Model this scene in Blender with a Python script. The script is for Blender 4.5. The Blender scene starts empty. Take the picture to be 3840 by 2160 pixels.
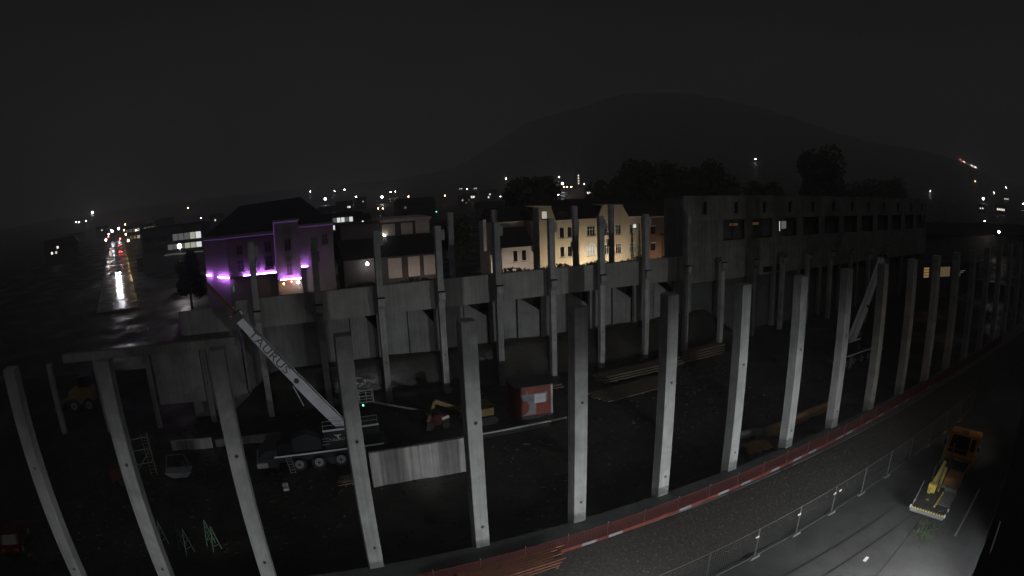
import bpy, math, random
from mathutils import Vector, Matrix
random.seed(7)
R_ = math.radians
sc = bpy.context.scene
col = sc.collection

# ---------------------------------------------------------------- camera, sky, sun, exposure
CAM = Vector((15.5225, -26.2664, 19.2805))
cam_data = bpy.data.cameras.new('camera')
cam = bpy.data.objects.new('camera', cam_data)
col.objects.link(cam)
ax_r = Vector((0.92295465, -0.383346, -0.03464907))
ax_u = Vector((0.09870561, 0.14871194, 0.98394205))
ax_f = Vector((0.37203752, 0.91155395, -0.17509278))
cam.matrix_world = Matrix(((ax_r.x, ax_u.x, -ax_f.x, CAM.x), (ax_r.y, ax_u.y, -ax_f.y, CAM.y),
                           (ax_r.z, ax_u.z, -ax_f.z, CAM.z), (0, 0, 0, 1)))
cam_data.type = 'PANO'
cam_data.sensor_width = 36.0
cam_data.sensor_fit = 'HORIZONTAL'
cam_data.clip_start = 0.1
cam_data.clip_end = 20000
for holder in (cam_data, getattr(cam_data, 'cycles', None)):
    if holder is not None and hasattr(holder, 'fisheye_polynomial_k1'):
        try:
            holder.panorama_type = 'FISHEYE_LENS_POLYNOMIAL'
            holder.fisheye_fov = R_(170)
            holder.fisheye_polynomial_k0 = 0.0
            holder.fisheye_polynomial_k1 = -4.68940180e-02
            holder.fisheye_polynomial_k2 = -1.05698334e-04
            holder.fisheye_polynomial_k3 = 2.80273717e-06
            holder.fisheye_polynomial_k4 = -4.20948221e-07
        except Exception as e:
            print('lens', e)
sc.camera = cam

world = bpy.data.worlds.new('World')
sc.world = world
world.use_nodes = True
wn = world.node_tree.nodes
wl = world.node_tree.links
wn.clear()
w_out = wn.new('ShaderNodeOutputWorld')
w_bg = wn.new('ShaderNodeBackground')
w_sky = wn.new('ShaderNodeTexSky')
w_sky.sky_type = 'NISHITA'
w_sky.sun_disc = False
SUN_DIR = Vector((0.20, 0.52, -0.83)).normalized()      # where the light travels
w_sky.sun_elevation = math.asin(-SUN_DIR.z)
w_sky.sun_rotation = math.atan2(-SUN_DIR.x, -SUN_DIR.y)
w_sky.altitude = 400
w_sky.dust_density = 6.0
w_hsv = wn.new('ShaderNodeHueSaturation')
w_hsv.inputs['Saturation'].default_value = 0.16
w_tint = wn.new('ShaderNodeMixRGB')
w_tint.blend_type = 'MULTIPLY'
w_tint.inputs[0].default_value = 1.0
w_geo = wn.new('ShaderNodeTexCoord')
w_sep = wn.new('ShaderNodeSeparateXYZ')
w_ramp = wn.new('ShaderNodeValToRGB')                     # city glow low over the horizon, all the way round
w_ramp.color_ramp.elements[0].position = 0.0
w_ramp.color_ramp.elements[0].color = (1.0, 0.97, 0.90, 1)
w_ramp.color_ramp.elements[1].position = 0.42
w_ramp.color_ramp.elements[1].color = (0.10, 0.11, 0.15, 1)
wl.new(w_geo.outputs['Generated'], w_sep.inputs[0])
wl.new(w_sep.outputs['Z'], w_ramp.inputs[0])
w_flat = wn.new('ShaderNodeMixRGB')
w_flat.inputs[0].default_value = 0.85
w_flat.inputs[2].default_value = (3.4, 3.4, 3.5, 1)
wl.new(w_sky.outputs[0], w_hsv.inputs['Color'])
wl.new(w_hsv.outputs[0], w_flat.inputs[1])
wl.new(w_flat.outputs[0], w_tint.inputs[1])
wl.new(w_ramp.outputs[0], w_tint.inputs[2])
w_cl = wn.new('ShaderNodeTexNoise')
w_cl.inputs['Scale'].default_value = 2.6
w_cl.inputs['Detail'].default_value = 5
w_map = wn.new('ShaderNodeMapping')
w_map.inputs['Scale'].default_value = (1, 1, 2.4)
wl.new(w_geo.outputs['Generated'], w_map.inputs[0])
wl.new(w_map.outputs[0], w_cl.inputs['Vector'])
w_cr = wn.new('ShaderNodeMapRange')
w_cr.inputs[1].default_value = 0.3
w_cr.inputs[2].default_value = 0.7
w_cr.inputs[3].default_value = 0.72
w_cr.inputs[4].default_value = 1.22
wl.new(w_cl.outputs['Fac'], w_cr.inputs[0])
w_mul = wn.new('ShaderNodeMixRGB')
w_mul.blend_type = 'MULTIPLY'
w_mul.inputs[0].default_value = 1
wl.new(w_tint.outputs[0], w_mul.inputs[1])
wl.new(w_cr.outputs[0], w_mul.inputs[2])
wl.new(w_mul.outputs[0], w_bg.inputs['Color'])
w_bg.inputs['Strength'].default_value = 0.0060
wl.new(w_bg.outputs[0], w_out.inputs['Surface'])

sun_l = bpy.data.lights.new('sun', 'SUN')
sun_l.energy = 0.125
sun_l.angle = R_(50)
sun_l.color = (1.0, 0.985, 0.95)
sun_o = bpy.data.objects.new('sun', sun_l)
col.objects.link(sun_o)
sun_o.rotation_euler = SUN_DIR.to_track_quat('-Z', 'Y').to_euler()
sun_o.location = (-20, -80, 60)

sc.view_settings.view_transform = 'Standard'
sc.view_settings.look = 'None'
sc.view_settings.exposure = 0.0
sc.view_settings.gamma = 1.0
sc.view_settings.use_curve_mapping = False
sc.render.engine = 'CYCLES'
sc.cycles.use_denoising = True
try:
    sc.cycles.denoiser = 'OPENIMAGEDENOISE'
except Exception:
    pass
sc.cycles.max_bounces = 5
sc.cycles.diffuse_bounces = 2
sc.cycles.glossy_bounces = 3
sc.cycles.transmission_bounces = 3
sc.cycles.volume_bounces = 0
sc.cycles.sample_clamp_indirect = 1.5
sc.cycles.use_light_tree = True
sc.cycles.caustics_reflective = False
sc.cycles.caustics_refractive = False


# ---------------------------------------------------------------- helpers
class MB:
    """collects shapes into one mesh"""
    def __init__(self):
        self.v, self.f = [], []

    def add(self, vs, fs):
        o = len(self.v)
        self.v += [tuple(p) for p in vs]
        self.f += [tuple(i + o for i in f) for f in fs]
        return self

    def box(self, x0, y0, z0, x1, y1, z1):
        return self.add([(x0, y0, z0), (x1, y0, z0), (x1, y1, z0), (x0, y1, z0), (x0, y0, z1), (x1, y0, z1), (x1, y1, z1), (x0, y1, z1)],
                        [(0, 3, 2, 1), (4, 5, 6, 7), (0, 1, 5, 4), (1, 2, 6, 5), (2, 3, 7, 6), (3, 0, 4, 7)])

    def cbox(self, x0, y0, z0, x1, y1, z1, c=0.03):
        """box with chamfered upright edges and a chamfered top"""
        def ring(d, z):
            return [(x0 + d, y0, z), (x1 - d, y0, z), (x1, y0 + d, z), (x1, y1 - d, z), (x1 - d, y1, z), (x0 + d, y1, z), (x0, y1 - d, z), (x0, y0 + d, z)]
        a, b = ring(c, z0), ring(c, z1 - c)
        t = [(min(max(x, x0 + c), x1 - c), min(max(y, y0 + c), y1 - c), z1) for x, y, z in ring(c, z1)]
        fs = [tuple(reversed(range(8)))]
        for k in (0, 8):
            for i in range(8):
                j = (i + 1) % 8
                fs.append((k + i, k + j, k + 8 + j, k + 8 + i))
        fs.append(tuple(range(16, 24)))
        return self.add(a + b + t, fs)

    def prism(self, poly, y0, y1, axis='y'):
        """polygon (a,b) extruded along an axis. y: (x,z), x: (y,z), z: (x,y)"""
        n = len(poly)
        def P(a, b, c):
            return (a, c, b) if axis == 'y' else ((c, a, b) if axis == 'x' else (a, b, c))
        vs = [P(a, b, y0) for a, b in poly] + [P(a, b, y1) for a, b in poly]
        fs = [tuple(range(n)), tuple(reversed(range(n, 2 * n)))]
        for i in range(n):
            j = (i + 1) % n
            fs.append((i, i + n, j + n, j))
        return self.add(vs, fs)

    def tube(self, p, q, r, n=8, r2=None):
        p, q = Vector(p), Vector(q)
        r2 = r if r2 is None else r2
        d = (q - p).normalized()
        a = d.orthogonal().normalized()
        b = d.cross(a)
        vs = []
        for c, rr in ((p, r), (q, r2)):
            for i in range(n):
                t = 2 * math.pi * i / n
                vs.append(c + (a * math.cos(t) + b * math.sin(t)) * rr)
        fs = [tuple(reversed(range(n))), tuple(range(n, 2 * n))]
        for i in range(n):
            j = (i + 1) % n
            fs.append((i, j, j + n, i + n))
        return self.add(vs, fs)

    def bar(self, p, q, w, h, up=(0, 0, 1), w2=None, h2=None):
        """rectangular bar from p to q: w across, h along the up side"""
        p, q, up = Vector(p), Vector(q), Vector(up)
        d = (q - p).normalized()
        s = d.cross(up).normalized()
        u = s.cross(d)
        w2 = w if w2 is None else w2
        h2 = h if h2 is None else h2
        vs = []
        for c, ww, hh in ((p, w, h), (q, w2, h2)):
            for a, b in ((-1, -1), (1, -1), (1, 1), (-1, 1)):
                vs.append(c + s * (a * ww / 2) + u * (b * hh / 2))
        return self.add(vs, [(0, 1, 2, 3), (7, 6, 5, 4), (0, 4, 5, 1), (1, 5, 6, 2), (2, 6, 7, 3), (3, 7, 4, 0)])

    def ring(self, c, ax, r0, r1, t, n=16):
        """flat washer of thickness t, axis ax"""
        c, ax = Vector(c), Vector(ax).normalized()
        a = ax.orthogonal().normalized()
        b = ax.cross(a)
        vs = []
        for k in (-t / 2, t / 2):
            for rr in (r0, r1):
                for i in range(n):
                    th = 2 * math.pi * i / n
                    vs.append(c + ax * k + (a * math.cos(th) + b * math.sin(th)) * rr)
        fs = []
        for i in range(n):
            j = (i + 1) % n
            fs += [(i, j, n + j, n + i), (2 * n + i, 3 * n + i, 3 * n + j, 2 * n + j), (n + i, n + j, 3 * n + j, 3 * n + i), (i, 2 * n + i, 2 * n + j, j)]
        return self.add(vs, fs)

    def sphere(self, c, r, n=10, m=6):
        vs, fs = [(c[0], c[1], c[2] - r)], []
        for i in range(1, m):
            ph = -math.pi / 2 + math.pi * i / m
            for j in range(n):
                t = 2 * math.pi * j / n
                vs.append((c[0] + r * math.cos(ph) * math.cos(t), c[1] + r * math.cos(ph) * math.sin(t), c[2] + r * math.sin(ph)))
        vs.append((c[0], c[1], c[2] + r))
        L = len(vs) - 1
        for j in range(n):
            k = (j + 1) % n
            fs.append((0, 1 + k, 1 + j))
            fs.append((L, L - n + j, L - n + k))
            for i in range(m - 2):
                fs.append((1 + i * n + j, 1 + i * n + k, 1 + (i + 1) * n + k, 1 + (i + 1) * n + j))
        return self.add(vs, fs)

    def xf(self, mtx):
        self.v = [tuple(mtx @ Vector(p)) for p in self.v]
        return self

    def mesh(self, name, mat):
        me = bpy.data.meshes.new(name)
        me.from_pydata(self.v, [], self.f)
        if mat is not None:
            me.materials.append(mat)
        me.update()
        return me

    def build(self, name, mat, parent=None, loc=None, smooth=False):
        me = self.mesh(name, mat)
        if smooth:
            for p in me.polygons:
                p.use_smooth = True
        return put(name, me, parent, loc)


def put(name, me, parent=None, loc=None, rot=None):
    o = bpy.data.objects.new(name, me)
    col.objects.link(o)
    if parent is not None:
        o.parent = parent
    if loc is not None:
        o.location = loc
    if rot is not None:
        o.rotation_euler = rot
    return o


def tag(o, label=None, cat=None, group=None, kind=None):
    if label: o['label'] = label
    if cat: o['category'] = cat
    if group: o['group'] = group
    if kind: o['kind'] = kind
    return o


def thing(name, label, cat, loc=(0, 0, 0), rz=0.0, group=None):
    o = bpy.data.objects.new(name, None)
    col.objects.link(o)
    o.empty_display_size = 0.3
    o.location = loc
    o.rotation_euler = (0, 0, rz)
    return tag(o, label, cat, group)


def struct(o):
    o['kind'] = 'structure'
    return o


ORD = ['first', 'second', 'third', 'fourth', 'fifth', 'sixth', 'seventh', 'eighth', 'ninth', 'tenth', 'eleventh', 'twelfth', 'thirteenth',
       'fourteenth', 'fifteenth', 'sixteenth', 'seventeenth', 'eighteenth', 'nineteenth', 'twentieth', 'twenty-first', 'twenty-second', 'twenty-third',
       'twenty-fourth', 'twenty-fifth', 'twenty-sixth', 'twenty-seventh', 'twenty-eighth', 'twenty-ninth', 'thirtieth', 'thirty-first', 'thirty-second', 'thirty-third', 'thirty-fourth']


# ---------------------------------------------------------------- materials
def mat(name, c, rough=0.75, var=0.25, scale=1.2, bump=0.0, bscale=None, metal=0.0, c2=None, streak=0.0, spec=0.4, emit=None, estr=0.0, blot=0.0):
    m = bpy.data.materials.new(name)
    m.use_nodes = True
    nt = m.node_tree
    n, l = nt.nodes, nt.links
    b = n['Principled BSDF']
    b.inputs['Roughness'].default_value = rough
    b.inputs['Metallic'].default_value = metal
    b.inputs['Specular IOR Level'].default_value = spec
    if emit is not None:
        b.inputs['Emission Color'].default_value = (*emit, 1)
        b.inputs['Emission Strength'].default_value = estr
    if c2 is None:
        c2 = tuple(x * (1 - var) for x in c)
        c1 = tuple(min(1, x * (1 + var * 0.6)) for x in c)
    else:
        c1 = c
    geo = n.new('ShaderNodeNewGeometry')
    no = n.new('ShaderNodeTexNoise')
    no.inputs['Scale'].default_value = scale
    no.inputs['Detail'].default_value = 6
    no.inputs['Roughness'].default_value = 0.65
    l.new(geo.outputs['Position'], no.inputs['Vector'])
    rp = n.new('ShaderNodeValToRGB')
    rp.color_ramp.elements[0].position = 0.33
    rp.color_ramp.elements[1].position = 0.68
    rp.color_ramp.elements[0].color = (*c2, 1)
    rp.color_ramp.elements[1].color = (*c1, 1)
    l.new(no.outputs['Fac'], rp.inputs[0])
    out = rp.outputs[0]
    if streak > 0:
        mp = n.new('ShaderNodeMapping')
        mp.inputs['Scale'].default_value = (5.5, 5.5, 0.16)
        l.new(geo.outputs['Position'], mp.inputs[0])
        s = n.new('ShaderNodeTexNoise')
        s.inputs['Scale'].default_value = 1.0
        s.inputs['Detail'].default_value = 5
        l.new(mp.outputs[0], s.inputs['Vector'])
        sr = n.new('ShaderNodeValToRGB')
        sr.color_ramp.elements[0].position = 0.36
        sr.color_ramp.elements[1].position = 0.56
        sr.color_ramp.elements[0].color = (1 - streak, 1 - streak, 1 - streak * 1.05, 1)
        sr.color_ramp.elements[1].color = (1, 1, 1, 1)
        l.new(s.outputs['Fac'], sr.inputs[0])
        mx = n.new('ShaderNodeMixRGB')
        mx.blend_type = 'MULTIPLY'
        mx.inputs[0].default_value = 1
        l.new(out, mx.inputs[1])
        l.new(sr.outputs[0], mx.inputs[2])
        out = mx.outputs[0]
    if blot > 0:
        oi = n.new('ShaderNodeObjectInfo')
        mo = n.new('ShaderNodeVectorMath')
        mo.operation = 'SCALE'
        mo.inputs[3].default_value = 37.0
        cx = n.new('ShaderNodeCombineXYZ')
        l.new(oi.outputs['Random'], cx.inputs[0])
        l.new(oi.outputs['Random'], cx.inputs[2])
        l.new(cx.outputs[0], mo.inputs[0])
        ad = n.new('ShaderNodeVectorMath')
        l.new(geo.outputs['Position'], ad.inputs[0])
        l.new(mo.outputs[0], ad.inputs[1])
        n2 = n.new('ShaderNodeTexNoise')
        n2.inputs['Scale'].default_value = 0.42
        n2.inputs['Detail'].default_value = 7
        n2.inputs['Roughness'].default_value = 0.7
        n2.inputs['Distortion'].default_value = 0.8
        l.new(ad.outputs[0], n2.inputs['Vector'])
        r2 = n.new('ShaderNodeValToRGB')
        r2.color_ramp.elements[0].position = 0.32
        r2.color_ramp.elements[1].position = 0.62
        r2.color_ramp.elements[0].color = (1 - blot, 1 - blot * .98, 1 - blot * .93, 1)
        r2.color_ramp.elements[1].color = (1.0, 1.0, 1.0, 1)
        l.new(n2.outputs['Fac'], r2.inputs[0])
        m2 = n.new('ShaderNodeMixRGB')
        m2.blend_type = 'MULTIPLY'
        m2.inputs[0].default_value = 1
        l.new(out, m2.inputs[1])
        l.new(r2.outputs[0], m2.inputs[2])
        mr = n.new('ShaderNodeMapRange')
        mr.inputs[3].default_value = 1 - blot * .4
        mr.inputs[4].default_value = 1 + blot * .3
        l.new(oi.outputs['Random'], mr.inputs[0])
        m3 = n.new('ShaderNodeMixRGB')
        m3.blend_type = 'MULTIPLY'
        m3.inputs[0].default_value = 1
        l.new(m2.outputs[0], m3.inputs[1])
        l.new(mr.outputs[0], m3.inputs[2])
        out = m3.outputs[0]
    l.new(out, b.inputs['Base Color'])
    if bump > 0:
        nb = n.new('ShaderNodeTexNoise')
        nb.inputs['Scale'].default_value = bscale or scale * 6
        nb.inputs['Detail'].default_value = 4
        l.new(geo.outputs['Position'], nb.inputs['Vector'])
        bp = n.new('ShaderNodeBump')
        bp.inputs['Strength'].default_value = bump
        bp.inputs['Distance'].default_value = 0.05
        l.new(nb.outputs['Fac'], bp.inputs['Height'])
        l.new(bp.outputs[0], b.inputs['Normal'])
    return m


def glow(name, c, s):
    m = bpy.data.materials.new(name)
    m.use_nodes = True
    nt = m.node_tree
    nt.nodes.remove(nt.nodes['Principled BSDF'])
    e = nt.nodes.new('ShaderNodeEmission')
    e.inputs[0].default_value = (*c, 1)
    e.inputs[1].default_value = s
    nt.links.new(e.outputs[0], nt.nodes['Material Output'].inputs[0])
    return m


def wet(name, c, rough_lo, rough_hi, scale=0.25, var=0.4, bump=0.15, bscale=18):
    """wet asphalt or paving: puddle-like patches of lower roughness"""
    m = mat(name, c, 0.5, var, 0.8, bump, bscale, spec=0.5)
    n, l = m.node_tree.nodes, m.node_tree.links
    b = n['Principled BSDF']
    geo = n.new('ShaderNodeNewGeometry')
    no = n.new('ShaderNodeTexNoise')
    no.inputs['Scale'].default_value = scale
    no.inputs['Detail'].default_value = 5
    l.new(geo.outputs['Position'], no.inputs['Vector'])
    mr = n.new('ShaderNodeMapRange')
    mr.inputs[1].default_value = 0.38
    mr.inputs[2].default_value = 0.62
    mr.inputs[3].default_value = rough_lo
    mr.inputs[4].default_value = rough_hi
    l.new(no.outputs['Fac'], mr.inputs[0])
    l.new(mr.outputs[0], b.inputs['Roughness'])
    return m


M = {}
M['concrete'] = mat('concrete', (0.40, 0.40, 0.395), 0.8, 0.22, 0.7, 0.2, 16, streak=0.17, blot=0.34)
M['concrete_b'] = mat('concrete_weathered', (0.26, 0.258, 0.245), 0.85, 0.28, 0.45, 0.15, 10, streak=0.30, blot=0.3)
M['concrete_band'] = mat('concrete_band', (0.31, 0.308, 0.295), 0.85, 0.2, 0.4, 0.15, 10, streak=0.2, blot=0.12)
M['concrete_c'] = mat('concrete_panel', (0.27, 0.27, 0.265), 0.85, 0.22, 0.35, 0.12, 9, streak=0.2, blot=0.3)
M['concrete_s'] = mat('concrete_stained', (0.42, 0.42, 0.41), 0.8, 0.2, 0.6, 0.12, 12, streak=0.4)
M['concrete_d'] = mat('concrete_strip', (0.10, 0.104, 0.104), 0.6, 0.3, 0.8, 0.15, 12)
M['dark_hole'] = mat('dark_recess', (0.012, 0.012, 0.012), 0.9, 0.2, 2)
M['soil'] = wet('wet_soil', (0.025, 0.022, 0.018), 0.3, 0.95, 0.12, 0.62, 0.9, 2.5)
M['asphalt'] = wet('wet_asphalt', (0.046, 0.046, 0.0455), 0.35, 0.75, 0.15, 0.3, 0.25, 22)
M['gravel'] = mat('gravel', (0.066, 0.062, 0.056), 0.9, 0.55, 5.0, 0.9, 28)
M['street'] = wet('wet_street', (0.05, 0.05, 0.052), 0.17, 0.33, 0.08, 0.3, 0.18, 3.2)
M['clod'] = mat('muddy_clod', (0.038, 0.034, 0.028), 0.85, 0.5, 2.0)
M['stone'] = mat('gravel_stone', (0.08, 0.076, 0.069), 0.8, 0.4, 3.0)
M['fence_steel'] = mat('fence_steel', (0.11, 0.118, 0.118), 0.5, 0.25, 3.0, metal=0.5)
M['steel'] = mat('galvanised_steel', (0.42, 0.43, 0.44), 0.42, 0.2, 3.0, metal=0.7)
M['dark_steel'] = mat('dark_steel', (0.045, 0.046, 0.05), 0.45, 0.3, 2.0, metal=0.3)
M['rail'] = mat('rail_steel', (0.03, 0.028, 0.027), 0.4, 0.3, 2.0, metal=0.5)
M['white_paint'] = mat('white_paint', (0.5, 0.5, 0.49), 0.5, 0.18, 1.5)
M['crane_white'] = mat('crane_pale_paint', (0.66, 0.67, 0.72), 0.32, 0.1, 0.8)
M['crane_black'] = mat('crane_dark_paint', (0.022, 0.024, 0.027), 0.35, 0.25, 1.2)
M['letter_dark'] = mat('dark_lettering', (0.045, 0.045, 0.055), 0.4, 0.1, 2)
M['letter_light'] = mat('light_lettering', (0.6, 0.61, 0.62), 0.4, 0.1, 2)
M['rubber'] = mat('rubber', (0.02, 0.02, 0.02), 0.85, 0.2, 4)
M['red_board'] = mat('red_barrier_paint', (0.15, 0.036, 0.030), 0.55, 0.45, 1.5)
M['red_net'] = mat('red_netting', (0.085, 0.017, 0.015), 0.8, 0.3, 2)
M['rust_plank'] = mat('red_brown_plank', (0.15, 0.065, 0.04), 0.7, 0.45, 1.6, 0.2, 12)
M['timber'] = mat('yellow_timber', (0.11, 0.09, 0.058), 0.75, 0.4, 1.5, 0.15, 10)
M['orange'] = mat('orange_machine_paint', (0.36, 0.16, 0.045), 0.42, 0.15, 1.0)
M['dull_yellow'] = mat('dull_yellow_paint', (0.16, 0.115, 0.04), 0.5, 0.3, 1.2)
M['dark_red'] = mat('dark_red_paint', (0.06, 0.011, 0.009), 0.3, 0.2, 1.0)
M['wire'] = mat('fence_wire', (0.10, 0.10, 0.105), 0.5, 0.2, 3.0, metal=0.4)
M['yellow'] = mat('yellow_machine_paint', (0.58, 0.46, 0.10), 0.4, 0.2, 1.5)
M['red_paint'] = mat('red_machine_paint', (0.33, 0.05, 0.035), 0.4, 0.2, 1.0)
M['black_glass'] = mat('dark_glass', (0.012, 0.013, 0.015), 0.08, 0.1, 1, spec=0.7)
M['dim_glass'] = mat('curtained_glass', (0.075, 0.07, 0.07), 0.3, 0.3, 1.5)
M['cream'] = mat('cream_render', (0.60, 0.52, 0.40), 0.85, 0.08, 0.6, 0.05, 8)
M['pale'] = mat('pale_render', (0.50, 0.46, 0.43), 0.85, 0.12, 0.5)
M['lilac'] = mat('pale_stone_render', (0.30, 0.285, 0.28), 0.8, 0.12, 0.5)
M['container_red'] = mat('faded_red_paint', (0.20, 0.042, 0.032), 0.5, 0.3, 0.9)
M['panel_grey'] = mat('faded_white_paint', (0.22, 0.23, 0.245), 0.5, 0.3, 1.2)
M['white_trim'] = mat('white_trim', (0.75, 0.73, 0.68), 0.6, 0.08, 1)
M['brick'] = mat('brown_brick', (0.20, 0.125, 0.09), 0.85, 0.2, 2.0)
M['roof'] = mat('dark_roof_tile', (0.022, 0.020, 0.019), 0.75, 0.3, 1.5)
M['facade_dark'] = mat('dim_facade', (0.07, 0.068, 0.066), 0.8, 0.3, 0.3)
M['bark'] = mat('bark', (0.05, 0.04, 0.03), 0.9, 0.3, 4)
M['leaf'] = mat('leaf_dark', (0.040, 0.058, 0.026), 0.75, 0.5, 0.8)
M['leaf_b'] = mat('leaf_light', (0.085, 0.11, 0.03), 0.7, 0.4, 1.2)
M['hill'] = mat('wooded_hill', (0.045, 0.052, 0.04), 0.95, 0.4, 0.01)
M['green_steel'] = mat('green_scaffold_paint', (0.16, 0.26, 0.20), 0.5, 0.25, 2)
M['tarp'] = mat('ochre_tarpaulin', (0.28, 0.17, 0.075), 0.7, 0.35, 0.8, 0.3, 3)
M['grey_tarp'] = mat('grey_tarpaulin', (0.15, 0.15, 0.15), 0.6, 0.35, 0.8, 0.3, 3)
M['lamp_white'] = glow('lamp_white', (1.0, 0.93, 0.85), 70)
M['lamp_cool'] = glow('lamp_cool', (0.78, 0.88, 1.0), 60)
M['lamp_warm'] = glow('lamp_warm', (1.0, 0.62, 0.25), 50)
M['lamp_red'] = glow('lamp_red', (1.0, 0.06, 0.04), 60)
M['lamp_green'] = glow('lamp_green', (0.1, 0.9, 0.55), 8)
M['headlight'] = glow('headlight', (0.95, 0.95, 1.0), 1600)
M['led_purple'] = glow('led_purple', (0.60, 0.20, 1.0), 90)
M['wash_glow'] = glow('purple_wash_glow', (0.42, 0.16, 0.75), 0.32)  # emission standing in for purple wash on cornices and tower edge
M['win_white'] = glow('window_light_white', (0.95, 1.0, 0.98), 0.8)
M['win_soft'] = glow('window_light_soft', (0.98, 0.95, 0.80), 0.45)
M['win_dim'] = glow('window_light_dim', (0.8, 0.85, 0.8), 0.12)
M['win_warm'] = glow('window_light_warm', (1.0, 0.62, 0.26), 0.22)
M['win_ember'] = glow('window_light_ember', (1.0, 0.6, 0.25), 0.05)
M['win_far'] = glow('window_light_far', (1.0, 0.93, 0.78), 1.6)


def lamp_light(name, parent, loc, power, color, radius=0.15, spot=None, aim=None, blend=0.6):
    li = bpy.data.lights.new(name, 'SPOT' if spot else 'POINT')
    li.energy = power
    li.color = color
    li.shadow_soft_size = radius
    if spot:
        li.spot_size = spot
        li.spot_blend = blend
    o = bpy.data.objects.new(name, li)
    col.objects.link(o)
    o.parent = parent
    o.location = loc
    if aim is not None:
        o.rotation_euler = Vector(aim).to_track_quat('-Z', 'Y').to_euler()
    return o


# ---------------------------------------------------------------- terrain
AZ = [-180, -60, -30, 0, 8, 11.7, 17.4, 20.0, 24.6, 28.3, 33.4, 39.8, 44.9, 50.0, 53.9, 57.9, 63.5, 67.1, 70.6, 73.8, 90, 180]
EL = [.5, .5, .5, .6, .7, .8, 1.6, 3.2, 6.0, 6.8, 8.4, 8.5, 7.5, 6.2, 4.95, 4.15, 3.6, 3.0, 1.8, 1.2, .6, .5]


def crest(az):
    for i in range(len(AZ) - 1):
        if AZ[i] <= az <= AZ[i + 1]:
            t = (az - AZ[i]) / (AZ[i + 1] - AZ[i])
            e = EL[i] + (EL[i + 1] - EL[i]) * t
            return 19.3 + 2000 * math.tan(R_(e))
    return 36


def hill_z(x, y):
    dx, dy = x - 15.5, y + 26.3
    d = math.hypot(dx, dy)
    t = min(max((d - 450) / 1550, 0), 1)
    back = min(max((d - 2100) / 2500, 0), 1)
    return crest(math.degrees(math.atan2(dx, dy))) * (t ** 1.7) * (1 - back * back * 0.8)


def ground_z(x, y):
    far = hill_z(x, y)
    z = -0.03
    if -60 < x < 150 and 0.22 < y < 47:
        z = -1.4
        if y > 29.7:                                      # earth bank rising to the back wall
            t = min((y - 29.7) / 1.6, 1)
            z = -1.4 + 3.9 * (t * t * (3 - 2 * t))
            if x < 14:
                z = -1.4 + (z + 1.4) * max(0, (x - 8) / 6) if x > 8 else -1.4
            if x > 66:
                z = -1.4 + (z + 1.4) * max(0.0, 1 - (x - 66) / 6)
        z += 0.10 * math.sin(x * 0.71 + y * 0.37) * math.sin(y * 0.53 - x * 0.21) + 0.06 * math.sin(x * 1.9) * math.sin(y * 1.7)
    return z + far


def axis_points(spans):
    pts = []
    for a, b, step in spans:
        n = max(1, int(round((b - a) / step)))
        pts += [a + (b - a) * i / n for i in range(n)]
    pts.append(spans[-1][1])
    return pts


gx = axis_points([(-6500, -2000, 450), (-2000, -400, 100), (-400, -60.1, 30), (-60.1, -60.0, 1), (-60, 150, 1.5), (150, 150.1, 1), (150.1, 400, 25), (400, 2400, 60), (2400, 6500, 400)])
gy = axis_points([(-4000, -400, 600), (-400, -40, 60), (-40, 0.2, 8), (0.2, 0.23, 1), (0.23, 27, 1.2), (27, 33, .35), (33, 47, 1.2), (47, 47.1, 1), (47.1, 200, 15), (200, 2400, 60), (2400, 6500, 400)])
vs = [(x, y, ground_z(x, y)) for y in gy for x in gx]
nx = len(gx)
fs = [(j * nx + i, j * nx + i + 1, (j + 1) * nx + i + 1, (j + 1) * nx + i) for j in range(len(gy) - 1) for i in range(nx - 1)]
g = struct(MB().add(vs, fs).build('ground', M['soil'], smooth=True))
# ---------------------------------------------------------------- road side of the site
RD = R_(10.7)                                             # the road swings away from the column row by this angle
road = MB()
road.add([(-60, -60, 0.0), (130, -60, 0.0), (130, -7.6, 0.0), (-60, -7.6, 0.0)], [(0, 1, 2, 3)])
struct(road.build('road', M['asphalt']))
gv = MB()
gv.add([(-60, -7.6, 0.004), (130, -7.6, 0.004), (130, -2.3, 0.004), (-60, -2.5, 0.004)], [(0, 1, 2, 3)])
struct(gv.build('gravel_path', M['gravel']))
fstrip = MB().box(-60, -2.28, -0.5, 130, 0.2, 0.02)
struct(fstrip.build('pavement_strip', M['concrete_d']))
# loose stones on the gravel
st = MB()
for i in range(2600):
    x = random.uniform(20, 62)
    y = random.uniform(-7.4, -2.7)
    r = random.uniform(0.02, 0.055)
    a = random.random() * 6.28
    st.add([(x + r * math.cos(a), y + r * math.sin(a), 0), (x + r * math.cos(a + 2.1), y + r * math.sin(a + 2.1), 0), (x + r * math.cos(a + 4.2), y + r * math.sin(a + 4.2), 0),
            (x + r * .3, y, r * 1.1)], [(0, 1, 3), (1, 2, 3), (2, 0, 3)])
tag(st.build('gravel_stones', M['stone']), 'small loose grey stones scattered over the gravel beside the red barrier', 'gravel', kind='stuff')
rb = MB()
for i in range(2200):
    x, y = random.uniform(-14, 70), random.uniform(1.2, 29)
    r = random.uniform(.03, .12) * (1 if random.random() < .95 else 1.8)
    a = random.random() * 6.28
    z = ground_z(x, y)
    e = random.uniform(.5, 2.2)
    ca, sa = math.cos(a), math.sin(a)
    q = [(-r * e, -r), (r * e, -r * .8), (r * e * .9, r), (-r * e * .8, r * .9)]
    v = [(x + u * ca - w * sa, y + u * sa + w * ca, z - .03) for u, w in q] + [(x + (u * ca - w * sa) * .7, y + (u * sa + w * ca) * .7, z + r * .55) for u, w in q]
    rb.add(v, [(4, 5, 6, 7), (0, 1, 5, 4), (1, 2, 6, 5), (2, 3, 7, 6), (3, 0, 4, 7)])
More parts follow.
